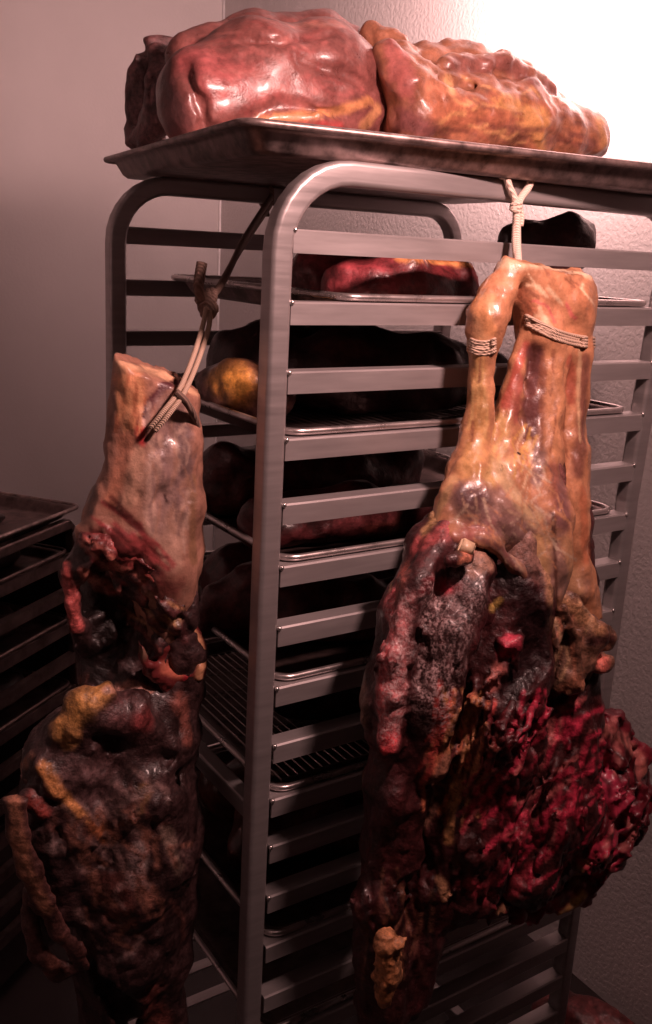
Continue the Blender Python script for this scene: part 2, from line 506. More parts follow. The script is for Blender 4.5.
# ------------------------------------------------------------------ implicit flesh
class Flesh:
    """Smooth union of tapering capsules on a grid, meshed with surface nets."""

    def __init__(self, lo, hi, h=.004, warp=.007, wscale=.055):
        self.h = h; self.lo = np.array(lo, np.float32)
        n = np.ceil((np.array(hi) - np.array(lo)) / h).astype(int) + 1
        self.n = n
        ax = [self.lo[i] + h * np.arange(n[i], dtype=np.float32) for i in range(3)]
        self.X, self.Y, self.Z = np.meshgrid(*ax, indexing='ij')
        self.X0, self.Y0, self.Z0 = self.X, self.Y, self.Z
        if warp:
            s = 1 / wscale
            wx = warp * fbm(self.X * s, self.Y * s, self.Z * s, 2)
            wy = warp * fbm(self.X * s + 11, self.Y * s + 5, self.Z * s + 9, 2)
            wz = warp * fbm(self.X * s + 3, self.Y * s + 17, self.Z * s + 21, 2)
            self.X = self.X + wx; self.Y = self.Y + wy; self.Z = self.Z + wz
        self.F = np.full(self.X.shape, .05, np.float32)

    def _seg(self, a, b, ra, rb, k, mode, flat):
        m = max(ra, rb) + 2.0 * k + .016
        lo = np.minimum(a, b) - m; hi = np.maximum(a, b) + m
        i0 = np.maximum(np.floor((lo - self.lo) / self.h).astype(int), 0)
        i1 = np.minimum(np.ceil((hi - self.lo) / self.h).astype(int) + 1, self.n)
        if (i1 <= i0).any(): return
        sl = tuple(slice(i0[i], i1[i]) for i in range(3))
        X, Y, Z = self.X[sl], self.Y[sl], self.Z[sl]
        ab = (b - a).astype(np.float32); L2 = float(ab @ ab) + 1e-9
        px, py, pz = X - a[0], Y - a[1], Z - a[2]
        t = np.clip((px * ab[0] + py * ab[1] + pz * ab[2]) / L2, 0, 1)
        dx, dy, dz = px - t * ab[0], py - t * ab[1], pz - t * ab[2]
        if flat:
            nx, ny, nz, s = flat      # squash along a direction
            dn = dx * nx + dy * ny + dz * nz
            q = dn * (1 / s - 1)
            dx, dy, dz = dx + q * nx, dy + q * ny, dz + q * nz
        d = np.sqrt(dx * dx + dy * dy + dz * dz) - (ra + (rb - ra) * t)
        if flat: d = d * (s if s < 1 else 1) * 1.3
        F = self.F[sl]
        if mode == 'add':
            hh = np.clip(.5 + .5 * (F - d) / k, 0, 1)
            self.F[sl] = F * (1 - hh) + d * hh - k * hh * (1 - hh)
        else:
            d = -d
            hh = np.clip(.5 - .5 * (F - d) / k, 0, 1)
            self.F[sl] = F * (1 - hh) + d * hh + k * hh * (1 - hh)

    def chain(self, pts, k=.012, mode='add', flat=None):
        """pts: list of (xyz, r)"""
        if len(pts) == 1: pts = [pts[0], pts[0]]
        for (a, ra), (b, rb) in zip(pts, pts[1:]):
            self._seg(np.asarray(a, float), np.asarray(b, float), ra, rb, k, mode, flat)

    def cut(self, a, b, up=(0, 0, 1), k=0.0015):
        '''pare off everything beyond the plane through a and b that faces up'''
        a = np.asarray(a); b = np.asarray(b); t = b - a; t = t / np.linalg.norm(t)
        u = np.asarray(up, float); nrm = u - t * (u @ t); nrm /= np.linalg.norm(nrm)
        d = ((self.X - a[0]) * nrm[0] + (self.Y - a[1]) * nrm[1] + (self.Z - a[2]) * nrm[2]).astype(np.float32)
        self.F = np.maximum(self.F, d)

    def noise(self, amp, scale, octs=3, stretch=(1, 1, 1)):
        mask = np.abs(self.F) < .022
        s = 1 / scale
        x, y, z = self.X0[mask] * s * stretch[0], self.Y0[mask] * s * stretch[1], self.Z0[mask] * s * stretch[2]
        self.F[mask] += (amp * fbm(x, y, z, octs)).astype(np.float32)

    def ridged(self, amp, scale, stretch=(1, 1, 1)):
        mask = np.abs(self.F) < .022
        s = 1 / scale
        x, y, z = self.X0[mask] * s * stretch[0], self.Y0[mask] * s * stretch[1], self.Z0[mask] * s * stretch[2]
        v = np.abs(fbm(x + 9, y + 2, z + 4, 2))
        self.F[mask] += (amp * (1 - 3 * v)).astype(np.float32)

    def torn(self, amp, scale, pts, stretch=(1, 1, 1)):
        '''ragged crevices, only inside the listed balls (xyz, r)'''
        s = 1 / scale
        w_ = np.zeros(self.F.shape, np.float32)
        for c, r in pts:
            d2 = (self.X0 - c[0]) ** 2 + (self.Y0 - c[1]) ** 2 + (self.Z0 - c[2]) ** 2
            np.maximum(w_, np.clip(1.5 - np.sqrt(d2) / r, 0, 1), out=w_)
        mask = (np.abs(self.F) < .022) & (w_ > 0)
        x, y, z = self.X0[mask] * s * stretch[0], self.Y0[mask] * s * stretch[1], self.Z0[mask] * s * stretch[2]
        v = np.abs(fbm(x + 4, y + 8, z + 1, 3))
        self.F[mask] += (amp * w_[mask] * (1 - 3.2 * v)).astype(np.float32)

    def hit(self, px, py):
        d = ray(px, py)
        ts = np.arange(.45, 2.2, self.h * .5)
        P = CAM + ts[:, None] * d
        idx = np.round((P - self.lo) / self.h).astype(int)
        ok = ((idx >= 0) & (idx < self.n)).all(1)
        if not ok.any(): return None
        v = np.full(len(ts), 1.0); I = idx[ok]
        v[ok] = self.F[I[:, 0], I[:, 1], I[:, 2]]
        w_ = np.nonzero(v < 0)[0]
        return P[w_[0]] if len(w_) else None

    def mesh(self, name, clip_z=None):
        F = self.F.copy()
        F[0] = F[-1] = 1; F[:, 0] = F[:, -1] = 1; F[:, :, 0] = F[:, :, -1] = 1
        S = F < 0
        n = F.shape
        c = [S[i:n[0] - 1 + i, j:n[1] - 1 + j, k:n[2] - 1 + k] for i in (0, 1) for j in (0, 1) for k in (0, 1)]
        cnt = sum(a.astype(np.int8) for a in c)
        cell = (cnt > 0) & (cnt < 8)
        ci = np.argwhere(cell)
        vid = -np.ones(cell.shape, np.int64); vid[cell] = np.arange(len(ci))
        acc = np.zeros((len(ci), 3)); num = np.zeros(len(ci))
        corners = [(i, j, k) for i in (0, 1) for j in (0, 1) for k in (0, 1)]
        vals = {cr: F[ci[:, 0] + cr[0], ci[:, 1] + cr[1], ci[:, 2] + cr[2]] for cr in corners}
        for a in corners:
            for ax in range(3):
                if a[ax] == 1: continue
                b = list(a); b[ax] = 1; b = tuple(b)
                va, vb = vals[a], vals[b]
                m = (va < 0) != (vb < 0)
                t = np.where(m, va / np.where(m, va - vb, 1), 0)
                p = np.zeros((len(ci), 3)); p[:] = a; p[:, ax] += t
                acc[m] += p[m]; num[m] += 1
        V = self.lo + self.h * (ci + acc / num[:, None])
        faces = []
        for ax in range(3):
            o1, o2 = [(1, 2), (2, 0), (0, 1)][ax]
            s0 = [slice(1, -1)] * 3; s0[ax] = slice(0, -1)
            s1 = list(s0); s1[ax] = slice(1, None)
            A = S[tuple(s0)]; B = S[tuple(s1)]
            for flip, mk in ((False, A & ~B), (True, ~A & B)):
                e = np.argwhere(mk)
                if not len(e): continue
                off = np.ones(3, int); off[ax] = 0
                e = e + off
                def g(d1, d2):
                    q = e.copy(); q[:, o1] -= d1; q[:, o2] -= d2
                    return vid[q[:, 0], q[:, 1], q[:, 2]]
                f = np.stack([g(1, 1), g(0, 1), g(0, 0), g(1, 0)], 1)
                if flip: f = f[:, ::-1]
                faces.append(f)
        Fc = np.concatenate(faces)
        me = bpy.data.meshes.new(name)
        me.vertices.add(len(V)); me.vertices.foreach_set('co', V.ravel())
        me.loops.add(Fc.size); me.loops.foreach_set('vertex_index', Fc.ravel().astype(np.int32))
        me.polygons.add(len(Fc)); me.polygons.foreach_set('loop_start', np.arange(0, Fc.size, 4, dtype=np.int32))
        me.polygons.foreach_set('loop_total', np.full(len(Fc), 4, np.int32))
        me.update(); me.validate()
        return me


class Paint:
    """Tissue colour of a piece of flesh, and the shade of its hollows, laid on as strokes over its surface."""

    def __init__(self, me, base, var=.25, scale=.03):
        self.me = me
        n = len(me.vertices)
        V = np.empty(n * 3, np.float32); me.vertices.foreach_get('co', V); self.V = V.reshape(-1, 3)
        s = 1 / scale
        self.n1 = fbm(self.V[:, 0] * s, self.V[:, 1] * s, self.V[:, 2] * s, 3)
        s *= 3
        self.n2 = fbm(self.V[:, 0] * s + 5, self.V[:, 1] * s + 8, self.V[:, 2] * s, 3)
        self.C = np.array(base, np.float32)[None] * (1 + var * self.n1)[:, None]
        self.Fr = np.zeros(n, np.float32)
        P = np.empty(len(me.polygons) * 4, np.int32); me.polygons.foreach_get('vertices', P)
        self.bvh = BVHTree.FromPolygons([tuple(v) for v in self.V.tolist()], P.reshape(-1, 4).tolist())

    def _hits(self, pts):
        out = []; step = min(5, max(1.2, .7 * min(q[2] for q in pts)))
        for a, b in zip(pts, pts[1:] if len(pts) > 1 else pts):
            L = math.hypot(b[0] - a[0], b[1] - a[1]); n = max(1, int(L / step))
            for i in range(n + 1):
                t = i / n
                px, py = a[0] + (b[0] - a[0]) * t, a[1] + (b[1] - a[1]) * t
                r = a[2] + (b[2] - a[2]) * t
                d = Vector(ray(px, py)).normalized()
                h = self.bvh.ray_cast(Vector(CAM), d)
                if h[0] is not None:
                    out.append((*h[0], r * depth_scale(h[0])))
        return np.array(out, np.float32)

    def stroke(self, pts, color, s=1.0, soft=.5, rough=.45, frost=None):
        H = self._hits(pts)
        if not len(H): return
        R = H[:, 3].max() * 2.2
        lo = H[:, :3].min(0) - R; hi = H[:, :3].max(0) + R
        m = np.nonzero(((self.V > lo) & (self.V < hi)).all(1))[0]
        if not len(m): return
        v = self.V[m]
        best = np.full(len(m), 9.0, np.float32)
        for q in H:
            d = np.sqrt(((v - q[:3]) ** 2).sum(1)) / q[3]
            np.minimum(best, d, out=best)
        best = best - rough * (.7 * self.n1[m] + .5 * self.n2[m])
        wgt = np.clip((1 + soft - best) / (2 * soft), 0, 1); wgt = wgt * wgt * (3 - 2 * wgt) * s
        if color is not None:
            self.C[m] = self.C[m] * (1 - wgt[:, None]) + np.array(color, np.float32) * (1 + .15 * self.n2[m])[:, None] * wgt[:, None]
        if frost is not None:
            self.Fr[m] = self.Fr[m] * (1 - wgt) + frost * wgt

    def streaks(self, a, b, spread, n, colors, r=2.0, jit=.25, s=.8, length=.5):
        """n thin strokes running roughly from a to b, spread sideways."""
        ax, ay = a; bx, by = b
        L = math.hypot(bx - ax, by - ay); nx, ny = -(by - ay) / L, (bx - ax) / L
        for _ in range(n):
            o = random.uniform(-1, 1) * spread; t0 = random.uniform(0, 1 - length); t1 = t0 + length * random.uniform(.5, 1)
            j = lambda: random.uniform(-1, 1) * jit * spread
            p = [(ax + (bx - ax) * t + nx * (o + j()), ay + (by - ay) * t + ny * (o + j()), r * random.uniform(.6, 1.5)) for t in (t0, (t0 + t1) / 2, t1)]
            self.stroke(p, random.choice(colors), s, .6, .3)

    def done(self):
        n = len(self.V)
        a = self.me.color_attributes.new('tissue', 'FLOAT_COLOR', 'POINT')
        c = np.ones((n, 4), np.float32); c[:, :3] = np.clip(self.C, .002, .95)
        a.data.foreach_set('color', c.ravel())
        f = self.me.attributes.new('frost', 'FLOAT', 'POINT'); f.data.foreach_set('value', np.clip(self.Fr, 0, 1))


def flesh_obj(name, me, mat, parent=None):
    return link(name, me, mat, parent, smooth=True)


# tissue colours (linear)
DARK = (.035, .010, .010); CRUST = (.07, .028, .024); WINE = (.13, .018, .022); RED = (.32, .035, .04)
PINK = (.58, .14, .13); TAN = (.52, .25, .13); ORANGE = (.62, .26, .10); YEL = (.66, .38, .11); CREAM = (.78, .56, .36)
SILVER = (.30, .19, .165); GREY = (.20, .13, .12); BROWN = (.24, .09, .05); BLACK = (.012, .006, .006); WHITE = (.85, .68, .55)

# ================================================================== RIGHT: hanging haunch
BY = [(250, -.040), (420, -.055), (520, -.085), (650, -.105), (800, -.115), (1060, -.105)]


def base_y(py, tab=BY):
    return float(np.interp(py, [t[0] for t in tab], [t[1] for t in tab]))


def R3(px, py, r, dy=0, tab=BY):
    p = at(px, py, 1, base_y(py, tab) + dy)
    return (p, r * depth_scale(p))


def RC(pts, tab=BY):
    return [R3(*(q if len(q) == 4 else (*q, 0)), tab=tab) for q in pts]


haunch = empty('hanging_haunch', tuple(at(530, 262, 1, -.04)))
tag(haunch, 'large hanging haunch at right with tied tan hock and deep red cut flesh', 'meat')

# shank: hock, two shafts, sinew sheet between them
sh = Flesh((.04, -.26, OFF - .47), (.50, .02, OFF + .03), h=.003, warp=.003, wscale=.04)
sh.chain(RC([(514, 270, 14), (530, 276, 17), (550, 285, 20), (572, 292, 20)]), .010)
sh.chain(RC([(535, 290, 22), (560, 305, 27), (566, 322, 24)]), .010)
sh.chain(RC([(575, 285, 16), (580, 300, 15), (578, 320, 15)]), .008)
sh.chain(RC([(512, 272, 14), (499, 294, 17), (488, 316, 21), (485, 332, 17), (482, 350, 13), (480, 390, 12.5), (477, 430, 15), (472, 468, 21), (468, 500, 26)]), .007)
sh.chain(RC([(530, 300, 20), (540, 330, 24), (552, 350, 25)]), .010)
sh.chain(RC([(567, 320, 24), (569, 350, 22), (567, 400, 21), (563, 450, 24), (560, 500, 30)]), .008)
sh.chain(RC([(545, 330, 20), (542, 370, 22), (536, 410, 26), (530, 450, 30), (522, 500, 36)]), .012)
sh.chain(RC([(525, 335, 7), (517, 365, 9), (510, 395, 12), (504, 430, 16), (498, 470, 24)]), .008)
sh.chain(RC([(560, 340, 5, -.022), (556, 400, 6, -.026), (550, 450, 7, -.03), (545, 490, 8, -.03)]), .008)
sh.chain(RC([(578, 350, 4, -.016), (578, 395, 4, -.02), (578, 440, 4, -.022)]), .004)
sh.chain(RC([(515, 318, 5, -.01), (505, 345, 6, -.01)]), .004, 'sub')
# membrane sheath spreading over the thigh, ending in a thin lip above the hollow
sh.chain(RC([(470, 480, 20, -.004), (462, 510, 24, -.006), (446, 534, 16, -.008)]), .020)
sh.chain(RC([(500, 480, 26, -.006), (492, 512, 32, -.010), (498, 530, 26, -.014)]), .022)
sh.chain(RC([(530, 478, 28, -.006), (536, 520, 32, -.022), (544, 562, 25, -.034), (548, 590, 16, -.040)]), .022)
sh.chain(RC([(560, 470, 24), (566, 530, 22, -.008), (574, 585, 20, -.016), (588, 620, 14, -.02)]), .018)
sh.chain(RC([(452, 540, 7, -.03), (485, 540, 6, -.040), (515, 566, 6, -.048), (540, 592, 6, -.05), (556, 616, 5, -.045)]), .016)
sh.chain(RC([(548, 500, 2, -.040), (552, 560, 2.4, -.045), (556, 600, 2.4, -.045)]), .006, 'sub')
sh.cut(at(500, 257, 1, -.045), at(596, 276, 1, -.045), up=(-.25, -.25, 1))
sh.noise(.0016, .03); sh.ridged(.0009, .02, (1.6, 1.6, .35)); sh.noise(.0006, .008)
me = sh.mesh('shank')
pt = Paint(me, (.50, .23, .12), .2)
pt.stroke([(470, 500, 26), (510, 520, 34), (545, 560, 30), (570, 590, 20)], (.27, .15, .115), 1.0)
pt.stroke([(495, 262, 6), (540, 266, 6), (592, 276, 6)], CREAM, .9)
pt.stroke([(484, 300, 10), (484, 340, 12)], (.62, .34, .17), .8)
pt.stroke([(476, 300, 6), (490, 330, 7)], ORANGE, .5)
pt.stroke([(520, 290, 7), (530, 312, 6)], (.40, .13, .07), .7)
pt.stroke([(545, 300, 8), (560, 320, 8)], (.66, .30, .17), .7)
pt.stroke([(575, 290, 8), (588, 310, 8)], (.48, .20, .10), .7)
pt.stroke([(478, 360, 9), (479, 430, 11), (470, 470, 14)], (.56, .31, .12), .9)
pt.stroke([(473, 360, 3), (472, 440, 4)], (.42, .17, .07), .6)
pt.stroke([(527, 345, 4), (514, 375, 4), (505, 405, 5)], (.45, .10, .07), .9)
pt.stroke([(535, 350, 8), (533, 390, 12), (530, 430, 12)], (.13, .045, .045), .95)
pt.stroke([(520, 380, 5), (515, 420, 6)], (.30, .07, .06), .8)
pt.stroke([(553, 350, 6), (555, 400, 8), (555, 450, 7)], (.58, .28, .14), .9)
pt.stroke([(570, 360, 5), (571, 400, 6)], (.34, .08, .05), .8)
pt.stroke([(585, 360, 7), (583, 410, 8), (579, 470, 8)], (.15, .055, .045), .8)
pt.stroke([(580, 350, 2), (578, 400, 2), (580, 440, 2)], (.65, .42, .24), .8)
pt.stroke([(500, 420, 9), (500, 460, 10), (490, 480, 8)], (.66, .42, .18), .85)
pt.stroke([(555, 470, 8), (560, 510, 9)], (.26, .09, .07), .8)
pt.stroke([(540, 450, 8), (535, 480, 8)], GREY, .8)
pt.streaks((520, 420), (500, 500), 22, 14, [CREAM, YEL, TAN], 1.6)
pt.streaks((552, 350), (552, 470), 14, 14, [TAN, (.62, .33, .2), BROWN], 1.6)
pt.streaks((479, 350), (476, 470), 9, 8, [(.62, .38, .16), BROWN], 1.5)
pt.streaks((530, 260), (580, 330), 28, 14, [BROWN, CREAM, PINK], 1.6, length=.3)
pt.stroke([(463, 492, 12), (480, 505, 14)], (.12, .06, .06), .95)
pt.stroke([(490, 520, 14), (520, 535, 16)], (.30, .17, .15), .9)
pt.stroke([(452, 480, 7), (440, 505, 7), (430, 535, 6)], (.52, .32, .16), .9)
pt.stroke([(440, 545, 8), (470, 540, 8)], (.28, .09, .08), .8)
pt.stroke([(500, 468, 9), (515, 495, 8), (535, 520, 8)], (.62, .43, .24), .85)
pt.stroke([(540, 545, 12), (538, 580, 9)], (.62, .37, .18), .9)
pt.stroke([(562, 470, 8), (565, 520, 10)], (.20, .09, .085), .9)
pt.stroke([(568, 545, 9), (575, 590, 10)], (.46, .25, .13), .9)
pt.stroke([(583, 490, 5), (586, 560, 5)], (.45, .16, .08), .9)
pt.stroke([(553, 510, 2), (555, 560, 2), (557, 600, 2)], (.10, .04, .03), .9)
pt.stroke([(478, 538, 4), (500, 548, 4), (540, 597, 3)], (.12, .04, .04), .8)
pt.stroke([(470, 530, 9), (490, 528, 8)], (.30, .10, .09), .7)
pt.streaks((490, 465), (550, 590), 48, 70, [(.56, .42, .30), (.46, .30, .2), (.17, .09, .08), TAN], 1.0, length=.3, s=.7)
pt.done()
flesh_obj('shank', me, M['bone'], haunch)

# thigh: the broad body of the haunch
th = Flesh((-.05, -.27, OFF - 1.12), (.62, .0, OFF - .20), h=.0033, warp=.006, wscale=.06)
th.chain(RC([(500, 462, 22), (480, 500, 26), (440, 555, 32), (418, 620, 36), (402, 700, 34), (397, 790, 30), (388, 850, 26)]), .02)
th.chain(RC([(530, 470, 30), (515, 530, 42), (505, 590, 50), (495, 660, 52), (480, 740, 55), (470, 820, 52), (455, 880, 40)]), .022)
th.chain(RC([(562, 460, 20), (566, 520, 20), (572, 580, 22), (585, 630, 20)]), .018)
th.chain(RC([(560, 600, 26), (565, 660, 32), (560, 720, 40), (545, 800, 50), (520, 860, 42)]), .02)
# lower left belly end
th.chain(RC([(392, 850, 26), (378, 900, 26), (382, 950, 28), (384, 1000, 28), (376, 1060, 24)]), .014)
th.chain(RC([(430, 880, 28), (415, 940, 24), (405, 990, 24)]), .014)
# long rounded muscle at the left face and its neighbour, with a groove between
th.chain(RC([(440, 545, 14, -.02), (410, 590, 17, -.025), (398, 660, 17, -.03), (392, 742, 13, -.03)]), .012)
th.chain(RC([(475, 570, 22, -.03), (452, 630, 27, -.04), (436, 700, 24, -.04), (428, 770, 16, -.035)]), .012)
th.chain(RC([(428, 590, 2.5, -.055), (416, 650, 3, -.06), (408, 730, 2.5, -.055)]), .006, 'sub')
th.chain(RC([(472, 590, 16, -.045), (478, 610, 15, -.045)]), .010)
# hollow under the skin sheet
th.chain(RC([(520, 592, 16, -.07), (532, 625, 22, -.075), (535, 660, 22, -.07), (512, 690, 16, -.065)]), .005, 'sub')
th.chain(RC([(500, 585, 8, -.08), (500, 640, 10, -.085), (490, 690, 8, -.075)]), .006, 'sub')
for f in ([(500, 704, 5, -.07), (560, 704, 6, -.06), (600, 706, 6, -.05)], [(500, 760, 9, -.08), (500, 820, 11, -.08), (470, 870, 8, -.07)],
          [(530, 730, 10, -.07), (545, 780, 14, -.07), (520, 830, 10, -.07)], [(560, 830, 6, -.07), (540, 880, 8, -.06)],
          [(360, 850, 6, -.03), (400, 848, 7, -.05), (440, 850, 6, -.05)], [(420, 860, 8, -.045), (425, 900, 8, -.045)]):
    th.chain(RC(f), .006, 'sub')
# torn chunks inside the hollow
for _q in range(16):
    cx, cy = random.choice([(508, 645), (512, 640), (494, 676), (498, 690), (480, 705)])
    th.chain(RC([(cx + random.uniform(-9, 9), cy + random.uniform(-8, 8), random.uniform(2.5, 5), -.05), (cx + random.uniform(-9, 9), cy + random.uniform(-8, 8), 2, -.06)]), .003)
th.chain(RC([(452, 562, 10, -.055), (470, 556, 9, -.055)]), .014)
th.noise(.003, .045); th.ridged(.0015, .03, (1.5, 1.5, .4)); th.noise(.0010, .010)
TB = RC([(470, 730, 50, -.03), (520, 760, 60, -.03), (560, 780, 60, -.03), (490, 850, 60, -.03), (550, 860, 50, -.03), (505, 670, 30, -.04)])
th.torn(.0060, .034, TB, (1.4, 1.4, .6)); th.torn(.0026, .013, TB, (1.3, 1.3, .6))
th.torn(.0024, .016, RC([(440, 640, 50, -.03), (400, 650, 40, -.03), (390, 900, 60, -.03)]), (1.2, 1.2, .6))
# strands of torn muscle
def strand_on(fl, pts, r, lift=0.0, k=.003):
    out = []
    for i, q in enumerate(pts):
        h = fl.hit(q[0], q[1])
        if h is None: continue
        d = ray(*q[:2]); d = d / np.linalg.norm(d)
        rr = r * depth_scale(h) * (1 - .5 * i / max(1, len(pts) - 1))
        out.append((h - d * (lift * rr), rr))
    # drop jumps over an edge
    good = [out[0]] if out else []
    for o_ in out[1:]:
        if np.linalg.norm(o_[0] - good[-1][0]) < .045: good.append(o_)
    if len(good) > 1: fl.chain(good, k)


def strands(fl, a, b, spread, n, r, length=.5, wob=3, lift=.2):
    ax, ay = a; bx, by = b; L = math.hypot(bx - ax, by - ay); nx, ny = -(by - ay) / L, (bx - ax) / L
    for _ in range(n):
        o = random.uniform(-1, 1) * spread; t0 = random.uniform(0, 1 - length); ln = length * random.uniform(.5, 1)
        pts = []
        for i in range(6):
            t = t0 + ln * i / 5; j = random.uniform(-wob, wob)
            pts.append((ax + (bx - ax) * t + nx * (o + j), ay + (by - ay) * t + ny * (o + j)))
        strand_on(fl, pts, r * random.uniform(.6, 1.3), lift)


strands(th, (475, 690), (440, 850), 34, 34, 3.2, .6)
strands(th, (505, 690), (480, 790), 30, 20, 3)
strands(th, (570, 720), (500, 850), 50, 18, 3.5, .35)
strands(th, (600, 650), (520, 700), 20, 8, 4, .5)
th.noise(.0008, .006)
me = th.mesh('thigh')
pt = Paint(me, (.055, .011, .012), .35)
# silvery membrane and tendon fan at the top
pt.stroke([(470, 490, 24), (520, 520, 34), (550, 560, 26)], (.27, .15, .12), .95)
pt.stroke([(463, 492, 12), (475, 505, 12)], (.10, .05, .05), .95)
pt.stroke([(455, 470, 8), (440, 505, 7), (425, 535, 7)], (.48, .28, .13), .9)
pt.stroke([(500, 470, 9), (520, 500, 8), (540, 530, 8)], (.55, .38, .2), .85)
pt.stroke([(548, 560, 9), (552, 600, 7)], (.40, .22, .12), .8)
pt.stroke([(560, 470, 8), (560, 520, 9)], (.24, .09, .08), .9)
pt.stroke([(568, 540, 9), (575, 590, 10)], (.42, .22, .11), .9)
pt.stroke([(583, 500, 6), (585, 560, 6)], (.40, .14, .07), .9)
pt.stroke([(552, 515, 2), (553, 580, 2), (556, 600, 2)], (.08, .03, .02), .9)
# red rim under it
pt.stroke([(418, 545, 10), (450, 528, 10), (480, 535, 8)], (.30, .06, .06), .9)
pt.stroke([(404, 570, 9), (395, 600, 8)], (.34, .10, .08), .9)
pt.stroke([(470, 545, 7), (462, 565, 7)], (.70, .26, .16), .9)
pt.stroke([(392, 595, 9), (388, 650, 12), (388, 735, 12)], (.50, .08, .09), .9, frost=.5)
pt.stroke([(398, 560, 4), (390, 590, 3)], (.55, .30, .16), .7)
pt.stroke([(430, 588, 10), (455, 586, 7)], (.62, .04, .07), .95)
pt.stroke([(430, 590, 12), (440, 650, 22), (432, 720, 20)], (.06, .022, .022), .9, frost=.7)
pt.stroke([(405, 600, 10), (400, 660, 11), (395, 720, 10)], (.46, .16, .16), .85, frost=.9)
pt.stroke([(470, 590, 22), (460, 640, 14)], (.05, .02, .02), .9, frost=.35)
pt.stroke([(485, 560, 12), (475, 570, 9)], (.40, .22, .15), .8)
pt.stroke([(492, 608, 4), (500, 600, 3)], (.65, .42, .12), .9)
pt.stroke([(388, 745, 8), (386, 752, 7)], (.62, .07, .08), .95)
pt.stroke([(365, 640, 6), (362, 720, 7), (362, 800, 8)], (.20, .12, .09), .8)
# hollow: deep shade painted in near black, then the red scraps inside
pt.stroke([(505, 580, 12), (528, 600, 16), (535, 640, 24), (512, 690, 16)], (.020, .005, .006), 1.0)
pt.stroke([(512, 640, 11), (506, 652, 9)], (.55, .05, .09), .95)
pt.stroke([(498, 668, 7), (490, 685, 7)], (.60, .20, .17), .8)
pt.stroke([(470, 695, 10), (466, 735, 9), (458, 790, 7)], (.70, .22, .13), .85)
pt.streaks((480, 690), (440, 840), 36, 60, [(.66, .20, .10), (.50, .07, .06), (.66, .30, .14), (.06, .01, .01)], 2.0, s=.9)
pt.stroke([(446, 760, 8), (432, 800, 9), (425, 820, 8)], (.36, .16, .11), .8)
pt.stroke([(454, 780, 5), (448, 840, 5)], (.50, .24, .09), .8)
# crimson mass
pt.stroke([(500, 720, 20), (520, 800, 34), (500, 880, 24)], (.085, .008, .012), .9)
pt.stroke([(470, 885, 10), (500, 900, 10), (530, 870, 8)], (.38, .04, .06), .8)
pt.streaks((600, 700), (480, 880), 60, 110, [(.62, .04, .09), (.44, .025, .06), (.05, .005, .007), (.48, .12, .12)], 2.6, length=.25)
# bottom pieces
pt.stroke([(348, 900, 6), (345, 940, 6)], (.55, .26, .09), .9)
pt.stroke([(375, 960, 26), (390, 1020, 26)], (.055, .018, .016), .7)
pt.stroke([(440, 880, 5), (445, 895, 5)], (.50, .26, .14), .9)
pt.streaks((400, 860), (400, 1000), 40, 20, [(.12, .04, .03), (.2, .08, .05), BLACK], 2)
pt.done()
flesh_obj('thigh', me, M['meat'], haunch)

# skin sheet pulled aside at the right of the hollow
fl = Flesh((.30, -.25, OFF - .62), (.62, -.02, OFF - .32), h=.0034, warp=.006, wscale=.035)
VN = (.554, .832, 0)
FL = (.554, .832, 0, .42)
fl.chain(RC([(560, 602, 16, -.035), (574, 640, 30, -.04), (566, 672, 24, -.045)]), .010, flat=FL)
fl.chain(RC([(588, 634, 22, -.035), (604, 640, 13, -.035), (614, 640, 6, -.035)]), .008, flat=FL)
fl.chain(RC([(552, 628, 12, -.05), (540, 660, 12, -.055), (531, 690, 9, -.055)]), .006, flat=FL)
fl.chain(RC([(586, 664, 17, -.04), (602, 658, 10, -.04)]), .006, flat=FL)
fl.chain(RC([(598, 668, 8, -.055), (607, 662, 7, -.05)]), .004)
fl.chain(RC([(560, 610, 4, -.06), (580, 640, 4, -.06), (578, 680, 3, -.06)]), .006)
fl.chain(RC([(570, 625, 2.5, -.066), (568, 660, 3, -.066), (560, 690, 2, -.066)]), .004, 'sub')
fl.chain(RC([(556, 640, 4, -.062), (552, 680, 4, -.062)]), .004)
fl.chain(RC([(588, 646, 3, -.058), (602, 650, 4, -.055), (616, 648, 4, -.05)]), .004, 'sub')
fl.noise(.002, .03); fl.ridged(.0014, .022, (1.2, 1.2, .5)); fl.noise(.0009, .007)
me = fl.mesh('skin_flap')
pt = Paint(me, (.20, .095, .06), .4)
pt.stroke([(560, 600, 8), (600, 630, 7)], (.42, .22, .11), .9)
pt.stroke([(552, 620, 5), (535, 690, 6)], (.45, .26, .14), .85)
pt.stroke([(560, 640, 8), (560, 680, 9)], (.18, .10, .07), .85)
pt.stroke([(600, 660, 9), (606, 668, 8)], (.62, .16, .12), .95)
pt.stroke([(585, 678, 8), (560, 694, 6)], (.36, .14, .08), .8)
pt.stroke([(592, 642, 7), (612, 640, 6)], (.05, .015, .015), .9)
pt.streaks((555, 600), (560, 690), 30, 20, [(.45, .27, .15), (.12, .05, .035), (.5, .2, .12)], 1.6)
pt.done()
flesh_obj('skin_flap', me, M['meat'], haunch)

